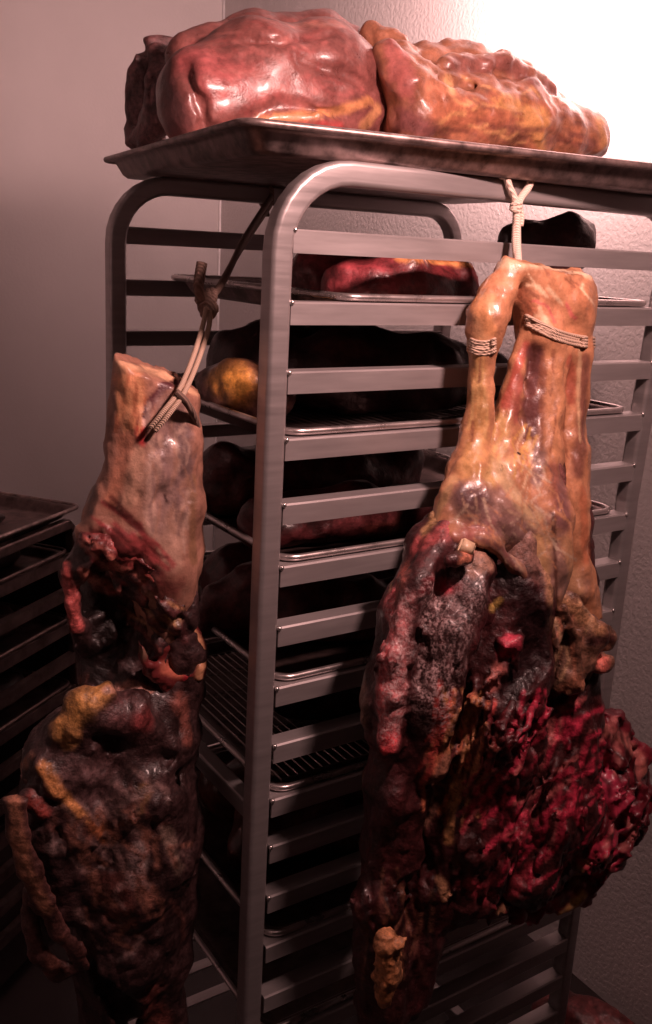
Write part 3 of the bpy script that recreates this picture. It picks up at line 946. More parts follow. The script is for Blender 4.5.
# thin membrane edge over the hollow
# flank: the raw crimson piece at lower right
fk = Flesh((.28, -.27, OFF - .95), (.74, .0, OFF - .50), h=.0038, warp=.010, wscale=.04)
fk.chain(RC([(565, 725, 24), (600, 735, 22), (625, 760, 22), (622, 805, 22), (600, 845, 20), (575, 885, 16), (530, 905, 12), (480, 905, 14)]), .014)
fk.chain(RC([(590, 790, 34), (575, 830, 34), (545, 860, 30)]), .016)
fk.chain(RC([(636, 780, 12), (646, 798, 9), (628, 830, 10)]), .012)
fk.chain(RC([(596, 780, 9, -.05), (605, 810, 8, -.05), (590, 840, 7, -.05)]), .006, 'sub')
fk.chain(RC([(560, 760, 8, -.04), (570, 800, 8, -.05), (555, 850, 8, -.05)]), .006, 'sub')
fk.noise(.004, .03); fk.ridged(.0020, .028); FB = RC([(600, 760, 60), (580, 840, 60), (500, 905, 50)]); fk.torn(.0045, .030, FB); fk.torn(.0022, .012, FB)
strands(fk, (580, 720), (640, 800), 24, 14, 3, .5)
strands(fk, (640, 790), (560, 900), 26, 14, 3, .5)
me = fk.mesh('flank')
pt = Paint(me, (.17, .014, .025), .5)
pt.stroke([(605, 728, 6), (630, 745, 7), (642, 770, 6)], (.66, .22, .18), .85)
pt.stroke([(590, 760, 14), (612, 790, 16)], (.60, .05, .11), .85)
pt.stroke([(632, 800, 12), (610, 845, 10)], (.52, .04, .09), .8)
pt.stroke([(560, 915, 4), (574, 905, 5), (584, 895, 4)], (.62, .36, .12), .95)
pt.stroke([(500, 912, 5), (505, 905, 4)], (.50, .26, .15), .9)
pt.stroke([(585, 860, 5), (575, 880, 5)], (.44, .22, .1), .7)
pt.streaks((580, 720), (600, 900), 50, 70, [(.66, .05, .11), (.48, .03, .07), (.03, .004, .006), (.03, .004, .006), (.55, .17, .16)], 2.8, length=.22)
pt.done()
flesh_obj('flank', me, M['meat_wet'], haunch)

# knobbly fat lump at lower left
ft = Flesh((-.02, -.30, OFF - 1.05), (.25, -.05, OFF - .80), h=.003, warp=.005, wscale=.02)
ft.chain(RC([(385, 915, 7, -.045), (388, 945, 12, -.05), (388, 975, 13, -.05), (384, 1002, 7, -.045)]), .006)
for q in [(378, 912), (390, 908), (396, 918), (380, 924), (400, 930), (376, 934), (392, 934), (402, 944), (384, 900)]:
    ft.chain(RC([(q[0], q[1], 5.5, -.058 - random.random() * .008)]), .0018)
ft.noise(.0014, .012); ft.ridged(.0012, .008); ft.noise(.0008, .006)
me = ft.mesh('fat_lump')
pt = Paint(me, (.50, .22, .10), .25)
pt.stroke([(385, 905, 8), (395, 930, 10)], (.60, .33, .2), .8)
pt.stroke([(388, 960, 8), (385, 1000, 8)], (.44, .17, .06), .6)
pt.done()
flesh_obj('fat_lump', me, M['fat'], haunch)

# crumbs of fat stuck in the folds
cr = Flesh((.08, -.30, OFF - .95), (.30, -.05, OFF - .76), h=.003, warp=.003, wscale=.02)
for q in [(432, 868), (438, 876), (444, 884), (436, 888), (448, 892), (442, 898), (430, 880), (452, 884)]:
    cr.chain(RC([(q[0], q[1], 4.0, -.068)]), .002)
cr.noise(.001, .01)
me = cr.mesh('fat_crumbs')
pt = Paint(me, (.46, .22, .12), .25); pt.done()
flesh_obj('fat_crumbs', me, M['fat'], haunch)

# bone tip showing at the top of the cut
hp = sh.hit(466, 548)
hp = th.hit(466, 548) if hp is None else hp
bm = bmesh.new()
add_box(bm, (-.0085, -.006, -.0075), (.0085, .006, .0075))
for v in bm.verts: v.co += Vector([random.uniform(-.002, .002) for _ in range(3)])
bmesh.ops.bevel(bm, geom=bm.edges[:], offset=.0018, segments=2, affect='EDGES')
bm.transform(Matrix.Translation(Vector(hp)) @ Matrix.Rotation(.5, 4, 'Y') @ Matrix.Rotation(-.5, 4, 'Z'))
me = bpy.data.meshes.new('bone_chip'); bmesh.ops.recalc_face_normals(bm, faces=bm.faces); bm.to_mesh(me); bm.free()
pt = Paint(me, CREAM, .15); pt.done()
flesh_obj('bone_chip', me, M['bone'], haunch)


# ================================================================== LEFT: hanging foreleg
LY = [(340, .10), (500, .11), (700, .12), (1060, .12)]


def LC(pts): return RC(pts, LY)


fore = empty('hanging_foreleg', tuple(at(160, 370, 1, .10)))
tag(fore, 'dark hanging foreleg at left with a flat sawn orange top and grey membrane', 'meat')

ls = Flesh((-.30, -.04, OFF - .56), (.03, .26, OFF - .10), h=.003, warp=.0035, wscale=.05)
ls.chain(LC([(138, 355, 22), (138, 385, 23), (142, 425, 27), (140, 470, 32), (125, 525, 36)]), .012)
ls.chain(LC([(172, 365, 24), (172, 400, 25), (173, 440, 27), (168, 500, 33), (162, 560, 38), (170, 620, 30)]), .012)
ls.chain(LC([(128, 350, 13), (125, 400, 12), (118, 450, 12), (108, 500, 15), (90, 535, 16)]), .010)
ls.chain(LC([(185, 380, 13), (188, 410, 11)]), .006)
ls.cut(at(116, 366, 1, .08), at(198, 397, 1, .08), up=(-.2, -.35, 1))
ls.chain(LC([(146, 418, 3, -.045), (152, 440, 4, -.045)]), .004, 'sub')
ls.torn(.0034, .020, LC([(105, 545, 32), (140, 570, 30)])); ls.noise(.0020, .035); ls.ridged(.0011, .026, (1.4, 1.4, .5)); ls.noise(.0007, .009)
me = ls.mesh('shank')
pt = Paint(me, (.34, .17, .12), .25)
pt.stroke([(122, 364, 9), (160, 374, 9), (192, 390, 8)], (.74, .44, .27), .9)
pt.stroke([(130, 385, 15), (130, 420, 12)], (.68, .30, .15), .9)
pt.stroke([(180, 382, 4.5), (164, 386, 4.5), (152, 400, 5), (143, 420, 5), (136, 444, 4.5)], (.10, .03, .035), 1.0, .4, .3)
pt.stroke([(128, 440, 9), (118, 480, 9), (112, 500, 8)], (.55, .24, .15), .9)
pt.stroke([(140, 450, 8), (130, 500, 10)], (.60, .36, .25), .8)
pt.stroke([(141, 430, 5), (142, 442, 5)], (.50, .05, .05), .95)
pt.stroke([(142, 422, 3), (143, 423, 3)], (.9, .6, .5), .95)
pt.stroke([(172, 410, 16), (170, 460, 20), (165, 520, 22)], (.30, .19, .165), .95)
pt.stroke([(160, 440, 6), (150, 490, 8), (152, 530, 8)], (.44, .29, .23), .9)
pt.stroke([(182, 430, 9), (185, 470, 8)], (.17, .11, .105), .85)
pt.stroke([(178, 520, 14), (168, 560, 14)], (.44, .27, .20), .85)
pt.stroke([(165, 496, 2), (167, 502, 2)], (.05, .02, .02), .95)
pt.stroke([(192, 480, 5), (194, 560, 6)], (.24, .13, .07), .8)
pt.stroke([(97, 470, 6), (90, 510, 6)], (.05, .025, .02), .8)
pt.streaks((168, 400), (165, 560), 26, 40, [(.20, .12, .11), (.50, .34, .27), (.36, .2, .14)], 1.8, length=.3, s=.6)
pt.streaks((130, 370), (130, 450), 14, 14, [(.7, .35, .18), (.4, .14, .07)], 1.6)
pt.stroke([(95, 545, 20), (130, 560, 24), (165, 590, 16)], (.14, .03, .03), .8)
pt.streaks((90, 520), (170, 590), 30, 40, [(.36, .07, .07), (.10, .02, .02), (.26, .05, .05)], 2.2)
pt.done()
flesh_obj('shank', me, M['bone'], fore)

lb = Flesh((-.38, -.05, OFF - 1.16), (.04, .28, OFF - .34), h=.0034, warp=.006, wscale=.05)
# torn collar above the hole
lb.chain(LC([(120, 520, 28), (95, 545, 22), (78, 566, 13), (68, 578, 9)]), .012)
lb.chain(LC([(115, 550, 20), (150, 575, 30), (170, 600, 30), (172, 640, 28)]), .014)
# right column past the hole
lb.chain(LC([(172, 600, 28), (176, 650, 25), (172, 690, 26), (165, 730, 36)]), .014)
# flesh at the back of the hole
lb.chain(LC([(105, 570, 26, .05), (100, 620, 30, .055), (110, 670, 30, .05), (120, 700, 28, .03)]), .012)
lb.chain(LC([(150, 630, 18, .01), (140, 665, 20, .01), (130, 700, 24)]), .014)
lb.chain(LC([(125, 580, 18, .04), (135, 620, 18, .04), (140, 660, 16, .03)]), .010)
# left rim of the hole
lb.chain(LC([(70, 585, 9), (71, 605, 7), (75, 628, 6, .01), (85, 650, 8, .02)]), .006)
# body
lb.chain(LC([(88, 715, 26), (68, 755, 38), (60, 815, 42), (72, 890, 36)]), .02)
lb.chain(LC([(140, 720, 40), (135, 790, 56), (130, 860, 56), (128, 930, 48), (122, 990, 36)]), .024)
lb.chain(LC([(172, 740, 27), (173, 820, 28), (168, 900, 28), (162, 960, 24), (160, 1060, 24)]), .018)
lb.chain(LC([(95, 950, 24, .02), (105, 1060, 22, .02)]), .02)
# grooves
lb.chain(LC([(98, 590, 17, -.02), (102, 622, 16, -.015)]), .006, 'sub')
lb.chain(LC([(118, 640, 8, -.03), (150, 690, 7, -.045)]), .006, 'sub')
lb.chain(LC([(98, 750, 5, -.06), (130, 762, 9, -.075), (170, 756, 6, -.05)]), .010, 'sub')
lb.chain(LC([(100, 965, 12, -.03), (130, 1010, 16, -.03), (125, 1060, 14, -.03)]), .01, 'sub')
lb.chain(LC([(60, 835, 4, -.05), (70, 885, 6, -.05), (95, 925, 6, -.05)]), .008, 'sub')
lb.chain(LC([(178, 770, 3, -.045), (180, 860, 3, -.045), (172, 930, 3, -.045)]), .005, 'sub')
# knee knob
lb.chain(LC([(108, 712, 18, -.035), (135, 716, 22, -.04), (150, 726, 17, -.04)]), .006)
lb.chain(LC([(106, 694, 10, -.04), (84, 704, 17, -.03), (64, 735, 15, -.025)]), .008)
# yellow cords across the left shoulder
lb.chain(LC([(40, 766, 8, -.035), (54, 790, 9, -.04), (76, 812, 7, -.045), (100, 830, 5, -.045)]), .010)
lb.chain(LC([(30, 800, 11, -.03), (45, 812, 11, -.04)]), .006)
lb.noise(.0030, .05); lb.ridged(.0014, .035, (1.4, 1.4, .6)); lb.noise(.0010, .010)
strands(lb, (85, 530), (175, 580), 22, 26, 2.8)
strands(lb, (150, 600), (190, 660), 20, 12, 2.5)
strands(lb, (145, 800), (165, 930), 30, 8, 2.2)
lb.torn(.0040, .022, LC([(100, 560, 46), (165, 600, 40), (150, 660, 40), (100, 640, 40)]), (1, 1, .8)); lb.torn(.0015, .018, LC([(60, 780, 60, -.03), (130, 830, 70, -.03), (130, 930, 60, -.03)]), (1.2, 1.2, .7))
lb.noise(.0006, .006)
me = lb.mesh('body')
pt = Paint(me, (.048, .022, .022), .35)
pt.stroke([(90, 530, 18), (120, 545, 20), (160, 570, 16)], (.15, .03, .03), .9)
pt.stroke([(100, 600, 16), (105, 640, 18), (100, 675, 12)], (.010, .004, .004), 1.0)  # deep shade of the hole painted in as black
pt.streaks((85, 520), (175, 590), 26, 44, [(.40, .09, .08), (.10, .015, .015), (.28, .05, .05), (.55, .2, .15)], 2.2)
pt.stroke([(64, 568, 8), (70, 600, 9), (76, 628, 7)], (.60, .13, .12), .95)
pt.stroke([(82, 572, 6), (100, 586, 6), (118, 592, 5)], (.60, .20, .16), .9)
pt.stroke([(85, 575, 7), (105, 585, 6)], (.52, .18, .13), .85)
pt.stroke([(150, 580, 8), (140, 600, 6)], (.36, .08, .06), .7)
pt.stroke([(175, 615, 9), (185, 640, 6)], (.10, .03, .03), .8)
pt.stroke([(165, 618, 6), (176, 622, 6)], (.50, .30, .12), .8)
pt.streaks((135, 590), (185, 640), 26, 24, [(.22, .07, .06), (.07, .02, .02), (.4, .2, .1)], 1.8)
pt.stroke([(62, 728, 13), (82, 704, 14), (106, 690, 9)], (.60, .30, .09), .95, .8)
pt.stroke([(72, 735, 9), (66, 745, 7)], (.44, .22, .08), .8)
pt.stroke([(125, 715, 20), (140, 735, 14)], (.12, .05, .05), .9)
pt.stroke([(146, 722, 13)] * 2, (.26, .05, .05), .8)
pt.stroke([(105, 690, 4), (130, 684, 4), (150, 690, 4)], (.5, .26, .2), .7)
pt.stroke([(60, 690, 6), (85, 680, 6)], (.2, .06, .04), .6)
pt.stroke([(45, 768, 7), (60, 795, 7), (85, 818, 6)], (.62, .28, .10), .95)
pt.stroke([(95, 825, 8), (110, 840, 7)], (.36, .12, .05), .85)
pt.stroke([(8, 785, 6), (16, 800, 6)], (.42, .16, .1), .9)
pt.stroke([(32, 800, 8), (44, 812, 8)], (.28, .05, .04), .9)
pt.stroke([(20, 770, 6), (30, 755, 5)], (.35, .16, .1), .7)
pt.stroke([(70, 770, 14), (100, 790, 18)], (.16, .09, .09), .6)
pt.stroke([(140, 850, 7), (136, 880, 8)], (.34, .26, .24), .8, frost=.4)
pt.stroke([(165, 830, 6), (180, 870, 6)], (.28, .19, .15), .7)
pt.stroke([(145, 790, 7), (140, 810, 6)], (.28, .15, .07), .7)
pt.stroke([(50, 840, 6), (52, 850, 6)], (.3, .2, .19), .7)
pt.stroke([(180, 700, 8), (188, 740, 7)], (.24, .08, .06), .8)
pt.stroke([(110, 890, 18), (130, 920, 16)], (.12, .035, .028), .7)
pt.streaks((100, 780), (150, 960), 60, 60, [(.20, .12, .11), (.13, .05, .04), (.035, .014, .014), (.24, .1, .07)], 2.8, length=.2, s=.7)
pt.stroke([(150, 990, 12), (160, 1030, 14)], (.18, .05, .04), .8)
pt.done()
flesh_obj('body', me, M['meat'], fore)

# curved tissue rim at the right of the hole
rg = Flesh((-.14, -.03, OFF - .60), (.04, .2, OFF - .38), h=.003, warp=.004, wscale=.03)
rg.chain(LC([(170, 612, 6, -.02), (184, 624, 9, -.02), (193, 645, 12, -.018), (194, 667, 12, -.018), (188, 692, 10, -.018), (180, 715, 8, -.02)]), .008)
rg.chain(LC([(160, 620, 6, -.02), (165, 645, 7, -.02), (172, 690, 8, -.02)]), .006)
rg.chain(LC([(150, 668, 7, -.025), (168, 676, 10, -.025), (184, 672, 8, -.02)]), .008)
rg.chain(LC([(112, 624, 3, -.03), (130, 640, 5, -.035), (150, 665, 4, -.035)]), .004)
rg.noise(.0022, .02); rg.ridged(.0014, .015); rg.noise(.0009, .007)
me = rg.mesh('tendon')
pt = Paint(me, (.15, .025, .025), .35)
pt.stroke([(186, 622, 4), (199, 640, 5), (204, 662, 6), (198, 688, 5)], (.66, .33, .18), .95)
pt.stroke([(178, 625, 3), (188, 650, 4), (186, 680, 4)], (.34, .02, .03), .8)
pt.stroke([(186, 630, 4), (190, 660, 4)], (.42, .03, .04), .9)
pt.stroke([(165, 668, 6), (178, 674, 6)], (.55, .16, .1), .8)
pt.stroke([(112, 624, 4), (145, 655, 5)], (.22, .13, .09), .9)
pt.done()
flesh_obj('tendon', me, M['bone'], fore)

# loop of dry skin hanging at the far left
sl_ = Flesh((-.38, -.04, OFF - 1.02), (-.14, .22, OFF - .64), h=.003, warp=.003, wscale=.04)
FL = (.554, .832, 0, .45)
sl_.chain(LC([(14, 776, 8, -.03), (14, 800, 11, -.04), (20, 835, 12, -.045), (30, 870, 12, -.045), (42, 903, 11, -.045), (58, 930, 9, -.04), (76, 950, 8, -.035), (82, 965, 7, -.03)]), .006, flat=FL)
sl_.chain(LC([(30, 890, 8, .01), (30, 925, 9, .01), (38, 952, 10, .005), (58, 970, 11, 0), (80, 968, 8, -.01)]), .006, flat=FL)
sl_.chain(LC([(30, 770, 10, 0), (40, 790, 12, .005)]), .008)
sl_.noise(.0012, .03); sl_.noise(.0009, .007)
me = sl_.mesh('skin_loop')
pt = Paint(me, (.10, .04, .035), .3)
pt.stroke([(12, 785, 7), (16, 840, 8), (30, 880, 8), (46, 912, 6)], (.36, .16, .095), .9)
pt.stroke([(60, 940, 6), (50, 970, 8)], (.16, .06, .045), .8)
pt.done()
flesh_obj('skin_loop', me, M['meat'], fore)


# ================================================================== cords
def cord(name, pts, r, mat, parent=None, seg=8, flat=1.0):
    # smooth the polyline with Catmull-Rom
    P = [Vector(p) for p in pts]; out = []
    for i in range(len(P) - 1):
        p0, p1, p2, p3 = P[max(i - 1, 0)], P[i], P[i + 1], P[min(i + 2, len(P) - 1)]
        for k in range(6):
            t = k / 6
            out.append(.5 * ((2 * p1) + (-p0 + p2) * t + (2 * p0 - 5 * p1 + 4 * p2 - p3) * t * t + (-p0 + 3 * p1 - 3 * p2 + p3) * t ** 3))
    out.append(P[-1])
    bm = bmesh.new(); add_tube(bm, out, r, seg, section=[(math.cos(2 * math.pi * k / seg), flat * math.sin(2 * math.pi * k / seg)) for k in range(seg)])
    return bm_obj(name, bm, mat, parent, smooth=True)


def A(px, py, y): return tuple(at(px, py, 1, y))


# white strap: over the near rail, down to the hock
strap = empty('white_strap', A(517, 175, -.01))
tag(strap, 'white cotton strap looped over the top rail, holding the haunch at right', 'strap')
yf = -.006
rx = at(517, 190, 1, yf)
zt = TOPZ + .003
loopL = [A(517, 262, -.035), A(515, 240, -.02), A(516, 205, yf - .004), A(509, 186, yf), A(505, 172, yf)]
loopR = [A(518, 262, -.038), A(517, 240, -.022), A(518, 205, yf - .006), A(528, 188, yf - .001), A(534, 174, yf)]
pl, pr = Vector(loopL[-1]), Vector(loopR[-1])
over = [(pl.x, yf + .003, zt - .001), (pl.x + .002, .012, zt + .001), (pl.x + .004, TUBE + .004, zt - .004),
        (pl.x + .010, TUBE + .005, zt - .020), (pr.x - .006, TUBE + .005, zt - .020), (pr.x - .004, TUBE + .004, zt - .004), (pr.x - .002, .012, zt + .001), (pr.x, yf + .003, zt - .001)]
cord('loop', loopL + over + loopR[::-1], .0050, M['rope_pale'], strap, flat=.9)
cord('tail', [A(520, 208, -.014), A(522, 216, -.016), A(521, 226, -.018)], .003, M['rope_pale'], strap)
bm = bmesh.new()
c = Vector(A(516, 207, -.012))
for k in range(3):
    ang = k * 1.1
    add_tube(bm, [c + Vector((.0062 * math.cos(a), .0052 * math.sin(a), .0016 * math.sin(a + ang) + (k - 1) * .0035)) for a in [2 * math.pi * i / 14 for i in range(14)]], .0026, 6, closed=True)
bm_obj('knot', bm, M['rope_pale'], strap, smooth=True)


def wrap(name, fl, front, back, n, dz, r, label):
    """turns of cord lying on the flesh: front follows the surface, back closes behind it"""
    e = empty(name, tuple(fl.hit(*front[len(front) // 2]))); tag(e, label, 'cord')
    for k in range(n):
        o_ = (k - (n - 1) / 2) * dz; pts = []
        for q in front:
            h = fl.hit(q[0], q[1] + o_)
            if h is None: continue
            d = ray(*q); d = d / np.linalg.norm(d)
            pts.append(Vector(h - d * r * .55))
        for (px, py, dy) in back:
            pts.append(Vector(at(px, py + o_, 1, base_y(py) + dy)))
        bm = bmesh.new()
        P = pts; m = len(P); out = []
        for i in range(m):
            p0, p1, p2, p3 = P[i - 1], P[i], P[(i + 1) % m], P[(i + 2) % m]
            for q in range(4):
                t = q / 4
                out.append(.5 * ((2 * p1) + (-p0 + p2) * t + (2 * p0 - 5 * p1 + 4 * p2 - p3) * t * t + (-p0 + 3 * p1 - 3 * p2 + p3) * t ** 3))
        add_tube(bm, out, r, 7, closed=True)
        bm_obj('turn', bm, M['rope'], e, smooth=True)


wrap('hock_wrap', sh, [(471, 345), (475, 347), (480, 348), (485, 348), (490, 347), (495, 345)], [(498, 344, .02), (490, 343, .034), (478, 343, .034), (468, 344, .02)], 6, 2.5, .0018,
     'narrow cord band wrapped around the thin tendon shaft of the haunch')
wrap('shank_wrap', sh, [(526, 320), (532, 323), (540, 327), (550, 332), (560, 336), (570, 339), (580, 341), (586, 342)], [(594, 343, .02), (588, 341, .05), (560, 333, .062), (530, 325, .05), (520, 320, .022)], 4, 3.0, .0023,
     'beige cord wound several times around the thick shank below the hock')

# braided cord for the foreleg, hung from the far rail
cd = empty('knotted_cord', A(267, 190, W_ - .02))
tag(cd, 'stained braided cord hanging from the far rail with a big knot, holding the left foreleg', 'cord')
kx = A(207, 303, .16)
farp = Vector(A(266, 192, W_ - TUBE / 2))
cord('upper_strand', [(farp.x, W_ - TUBE - .006, TOPZ - .03), (farp.x, W_ - TUBE - .004, TOPZ - .004), (farp.x + .002, W_ - TUBE / 2, TOPZ + .004), (farp.x + .004, W_ + .004, TOPZ - .006),
                      (farp.x + .002, W_ + .004, TOPZ - .026), (farp.x, W_ - TUBE / 2, TOPZ - TUBE - .006), (farp.x - .01, W_ - TUBE - .01, TOPZ - .045)], .0045, M['rope_dark'], cd, flat=.7)
cord('upper_strand', [(farp.x - .003, W_ - TUBE - .008, TOPZ - .018), A(245, 238, .33), A(224, 280, .22), kx], .0052, M['rope_dark'], cd, flat=.8)
cord('upper_strand', [(farp.x - .006, W_ - TUBE - .012, TOPZ - .03), A(242, 247, .32), A(219, 287, .21), (kx[0] + .004, kx[1] - .002, kx[2] + .002)], .0048, M['rope_dark'], cd, flat=.8)
cord('free_end', [kx, A(199, 290, .15), A(200, 275, .148), A(202, 263, .15)], .0068, M['rope_dark'], cd)
bm = bmesh.new()
c = Vector(kx)
for k in range(5):
    ax = Vector((random.uniform(-1, 1), random.uniform(-.4, .4), random.uniform(-.8, .8))).normalized()
    q = ax.to_track_quat('Z', 'Y').to_matrix()
    add_tube(bm, [c + Vector((0, 0, (k - 2) * .003)) + q @ Vector((.0095 * math.cos(a), .0095 * math.sin(a), .003 * math.sin(2 * a))) for a in [2 * math.pi * i / 16 for i in range(16)]], .0058, 8, closed=True)
bm_obj('knot', bm, M['rope_dark'], cd, smooth=True)
cord('lower_strand', [kx, A(203, 325, .12), A(192, 360, .085), A(178, 392, .062), A(163, 412, .056), A(150, 428, .062)], .0031, M['rope'], cd)
cord('lower_strand', [(kx[0] + .003, kx[1], kx[2] - .004), A(209, 326, .12), A(198, 361, .085), A(184, 393, .061), A(169, 414, .055), A(155, 431, .062)], .0031, M['rope'], cd)
cord('lower_strand', [A(176, 392, .058), A(186, 402, .058), A(194, 416, .07), A(198, 430, .09)], .0042, M['rope_dark'], cd)


# ================================================================== meat on the top pan
def WP(px, py, r, y):
    p = at(px, py, 1, y); return (p, r * depth_scale(p))


floor_z = TOP_Z - .0255 + .003


def cut_floor(fz, z):
    fz.F = np.maximum(fz.F, (z - fz.Z0)).astype(np.float32)


cutm = empty('boned_round_cut', (.15, .3, floor_z)); tag(cutm, 'biggest smooth reddish meat cut on the left half of the top pan', 'meat')
bg = Flesh((-.06, .10, floor_z - .01), (.50, .62, OFF + .36), h=.0042, warp=.005, wscale=.07)
Yt = .31
bg.chain([WP(205, 95, 46, Yt), WP(260, 85, 58, Yt), WP(320, 88, 58, Yt), WP(355, 105, 40, Yt)], .02)
bg.chain([WP(190, 60, 24, Yt + .08), WP(250, 42, 26, Yt + .1), WP(320, 38, 24, Yt + .1), WP(350, 55, 20, Yt + .08)], .02)
bg.chain([WP(200, 110, 40, Yt - .02), WP(300, 115, 40, Yt - .03), WP(350, 120, 32, Yt - .02)], .02)
bg.chain([WP(290, 28, 8, Yt + .08), WP(330, 26, 8, Yt + .08), WP(355, 36, 9, Yt + .08)], .006)
for _c in ([(180, 60), (200, 100), (205, 140)], [(215, 130), (280, 105), (345, 112)], [(300, 60), (345, 70), (372, 92)], [(230, 40), (280, 44), (330, 34)]):
    hs = [bg.hit(*q) for q in _c]
    bg.chain([(h, .0030) for h in hs if h is not None], .014, 'sub')
bg.chain([WP(300, 36, 3, Yt + .04), WP(330, 40, 3, Yt + .04)], .004, 'sub')
bg.chain([WP(378, 60, 5, Yt - .04), WP(384, 130, 5, Yt - .05)], .006, 'sub')
bg.noise(.0020, .06); bg.ridged(.0008, .05); bg.noise(.0006, .012)
cut_floor(bg, floor_z)
me = bg.mesh('muscle')
pt = Paint(me, (.22, .078, .068), .25)
pt.stroke([(165, 80, 16), (175, 120, 18)], (.15, .06, .06), .8)
pt.stroke([(190, 60, 22), (230, 75, 24)], (.36, .09, .09), .7)
pt.stroke([(260, 118, 4), (300, 116, 5), (350, 108, 5), (370, 100, 5)], (.60, .28, .12), .9)
pt.stroke([(365, 125, 8), (378, 110, 6)], (.55, .28, .13), .8)
pt.stroke([(300, 128, 6), (340, 128, 6)], (.38, .05, .05), .7)
pt.stroke([(290, 25, 6), (340, 24, 7)], (.45, .18, .14), .7)
pt.streaks((190, 70), (370, 70), 46, 40, [(.42, .16, .14), (.24, .06, .055), (.36, .11, .10)], 2.2, length=.25, s=.5)
pt.done(); flesh_obj('muscle', me, M['meat_wet'], cutm)

fd = Flesh((-.02, .26, floor_z - .01), (.22, .62, OFF + .27), h=.004, warp=.008, wscale=.04)
fd.chain([WP(142, 70, 12, .50), WP(140, 100, 15, .50), WP(138, 135, 15, .50), WP(150, 140, 16, .46)], .012)
fd.chain([WP(150, 50, 10, .50), WP(165, 42, 10, .50), WP(185, 36, 8, .50), WP(150, 66, 9, .50)], .008)
fd.chain([WP(160, 60, 14, .46), WP(158, 120, 18, .44)], .012)
fd.chain([WP(152, 80, 2, .44), WP(150, 130, 2, .44)], .004, 'sub')
fd.noise(.003, .025); fd.noise(.0012, .01)
cut_floor(fd, floor_z)
me = fd.mesh('dark_fold'); pt = Paint(me, (.13, .055, .055), .3)
pt.stroke([(140, 80, 8), (138, 120, 9)], (.20, .10, .10), .7); pt.streaks((140, 60), (145, 140), 16, 14, [(.26, .13, .13), (.06, .02, .02)], 1.8, s=.7); pt.done()
flesh_obj('dark_fold', me, M['meat'], cutm)

cut2 = empty('fatty_meat_cut', (.5, .3, floor_z)); tag(cut2, 'meat cut marbled with orange fat on the right of the top pan', 'meat')
b2 = Flesh((.20, .02, floor_z - .01), (.76, .58, OFF + .34), h=.0042, warp=.007, wscale=.05)
Y2 = .24
b2.chain([WP(398, 62, 24, Y2 + .05), WP(408, 90, 34, Y2 + .02), WP(415, 120, 34, Y2)], .014)
b2.chain([WP(425, 72, 26, Y2 + .06), WP(470, 78, 30, Y2 + .05), WP(515, 92, 28, Y2 + .04), WP(545, 108, 20, Y2 + .03)], .012)
b2.chain([WP(425, 110, 40, Y2 + .01), WP(470, 115, 42, Y2 + .01), WP(520, 122, 36, Y2), WP(560, 132, 26, Y2), WP(586, 138, 21, Y2)], .012)
b2.chain([WP(560, 116, 18, Y2), WP(592, 128, 14, Y2), WP(594, 148, 14, Y2)], .008)
b2.chain([WP(372, 34, 12, Y2 + .12), WP(392, 44, 16, Y2 + .10)], .01)
b2.chain([WP(388, 58, 18, Y2 + .01), WP(404, 84, 24, Y2 - .01), WP(412, 104, 18, Y2 - .01)], .012)
b2.chain([WP(448, 66, 10, Y2 - .01), WP(500, 64, 13, Y2 - .0), WP(545, 88, 11, Y2 - .0)], .005)
b2.chain([WP(440, 80, 3, Y2 - .030), WP(470, 88, 3, Y2 - .034), WP(515, 92, 3, Y2 - .030)], .010, 'sub')
b2.chain([WP(434, 60, 3, Y2), WP(430, 90, 3, Y2 - .03), WP(428, 120, 3, Y2 - .04)], .005, 'sub')
b2.noise(.0028, .035); b2.ridged(.0014, .03); b2.noise(.0010, .010)
cut_floor(b2, floor_z)
me = b2.mesh('muscle')
pt = Paint(me, (.36, .15, .085), .3)
pt.stroke([(395, 45, 14), (405, 85, 16)], (.33, .10, .09), .9)
pt.stroke([(405, 120, 16), (430, 132, 12)], (.22, .08, .08), .85)
pt.stroke([(455, 65, 10), (500, 62, 9), (545, 85, 9), (560, 98, 7)], (.24, .09, .075), .9)
pt.stroke([(460, 80, 8), (520, 82, 8)], (.38, .16, .10), .7)
pt.stroke([(448, 80, 6), (452, 92, 6)], (.66, .38, .18), .9)
pt.stroke([(440, 108, 14), (490, 115, 18)], (.48, .17, .09), .7)
pt.stroke([(500, 100, 10), (540, 120, 14), (540, 145, 10)], (.62, .32, .12), .85)
pt.stroke([(575, 135, 9), (590, 145, 8)], (.22, .08, .06), .85)
pt.stroke([(600, 120, 6), (606, 145, 6)], (.60, .30, .12), .85)
pt.streaks((430, 110), (600, 130), 32, 44, [(.66, .36, .16), (.36, .12, .07), (.5, .2, .1), (.2, .07, .05)], 2.2, length=.18, s=.7)
pt.done(); flesh_obj('muscle', me, M['meat_wet'], cut2)


# ================================================================== meat on the shelves
def shelf_meat(label, chains, base, paints, z, h=.0055, slope=0, name='meat_cut', k=.02, nz=.004, mat='shelf_meat', group='meat cuts on the shelf pans'):
    allp = np.array([c[0] for ch in chains for c in ch]); rr = max(c[1] for ch in chains for c in ch)
    f = Flesh(allp.min(0) - rr - .02, allp.max(0) + rr + .02, h=h, warp=.010, wscale=.06)
    for ch in chains: f.chain(ch, k)
    f.noise(nz, .04); f.noise(.0012, .012)
    f.F = np.maximum(f.F, z + slope * (f.X0 - .305) - f.Z0).astype(np.float32)
    me = f.mesh(name); p = Paint(me, base, .35)
    for a in paints: p.stroke(*a)
    p.done(); o = flesh_obj(name, me, M[mat]); tag(o, label, 'meat', group)
    return o


def V3(x, y, z, r): return (np.array([x, y, z]), r)


def pz(i): return LZ[i] + .0055 - .024 + .002


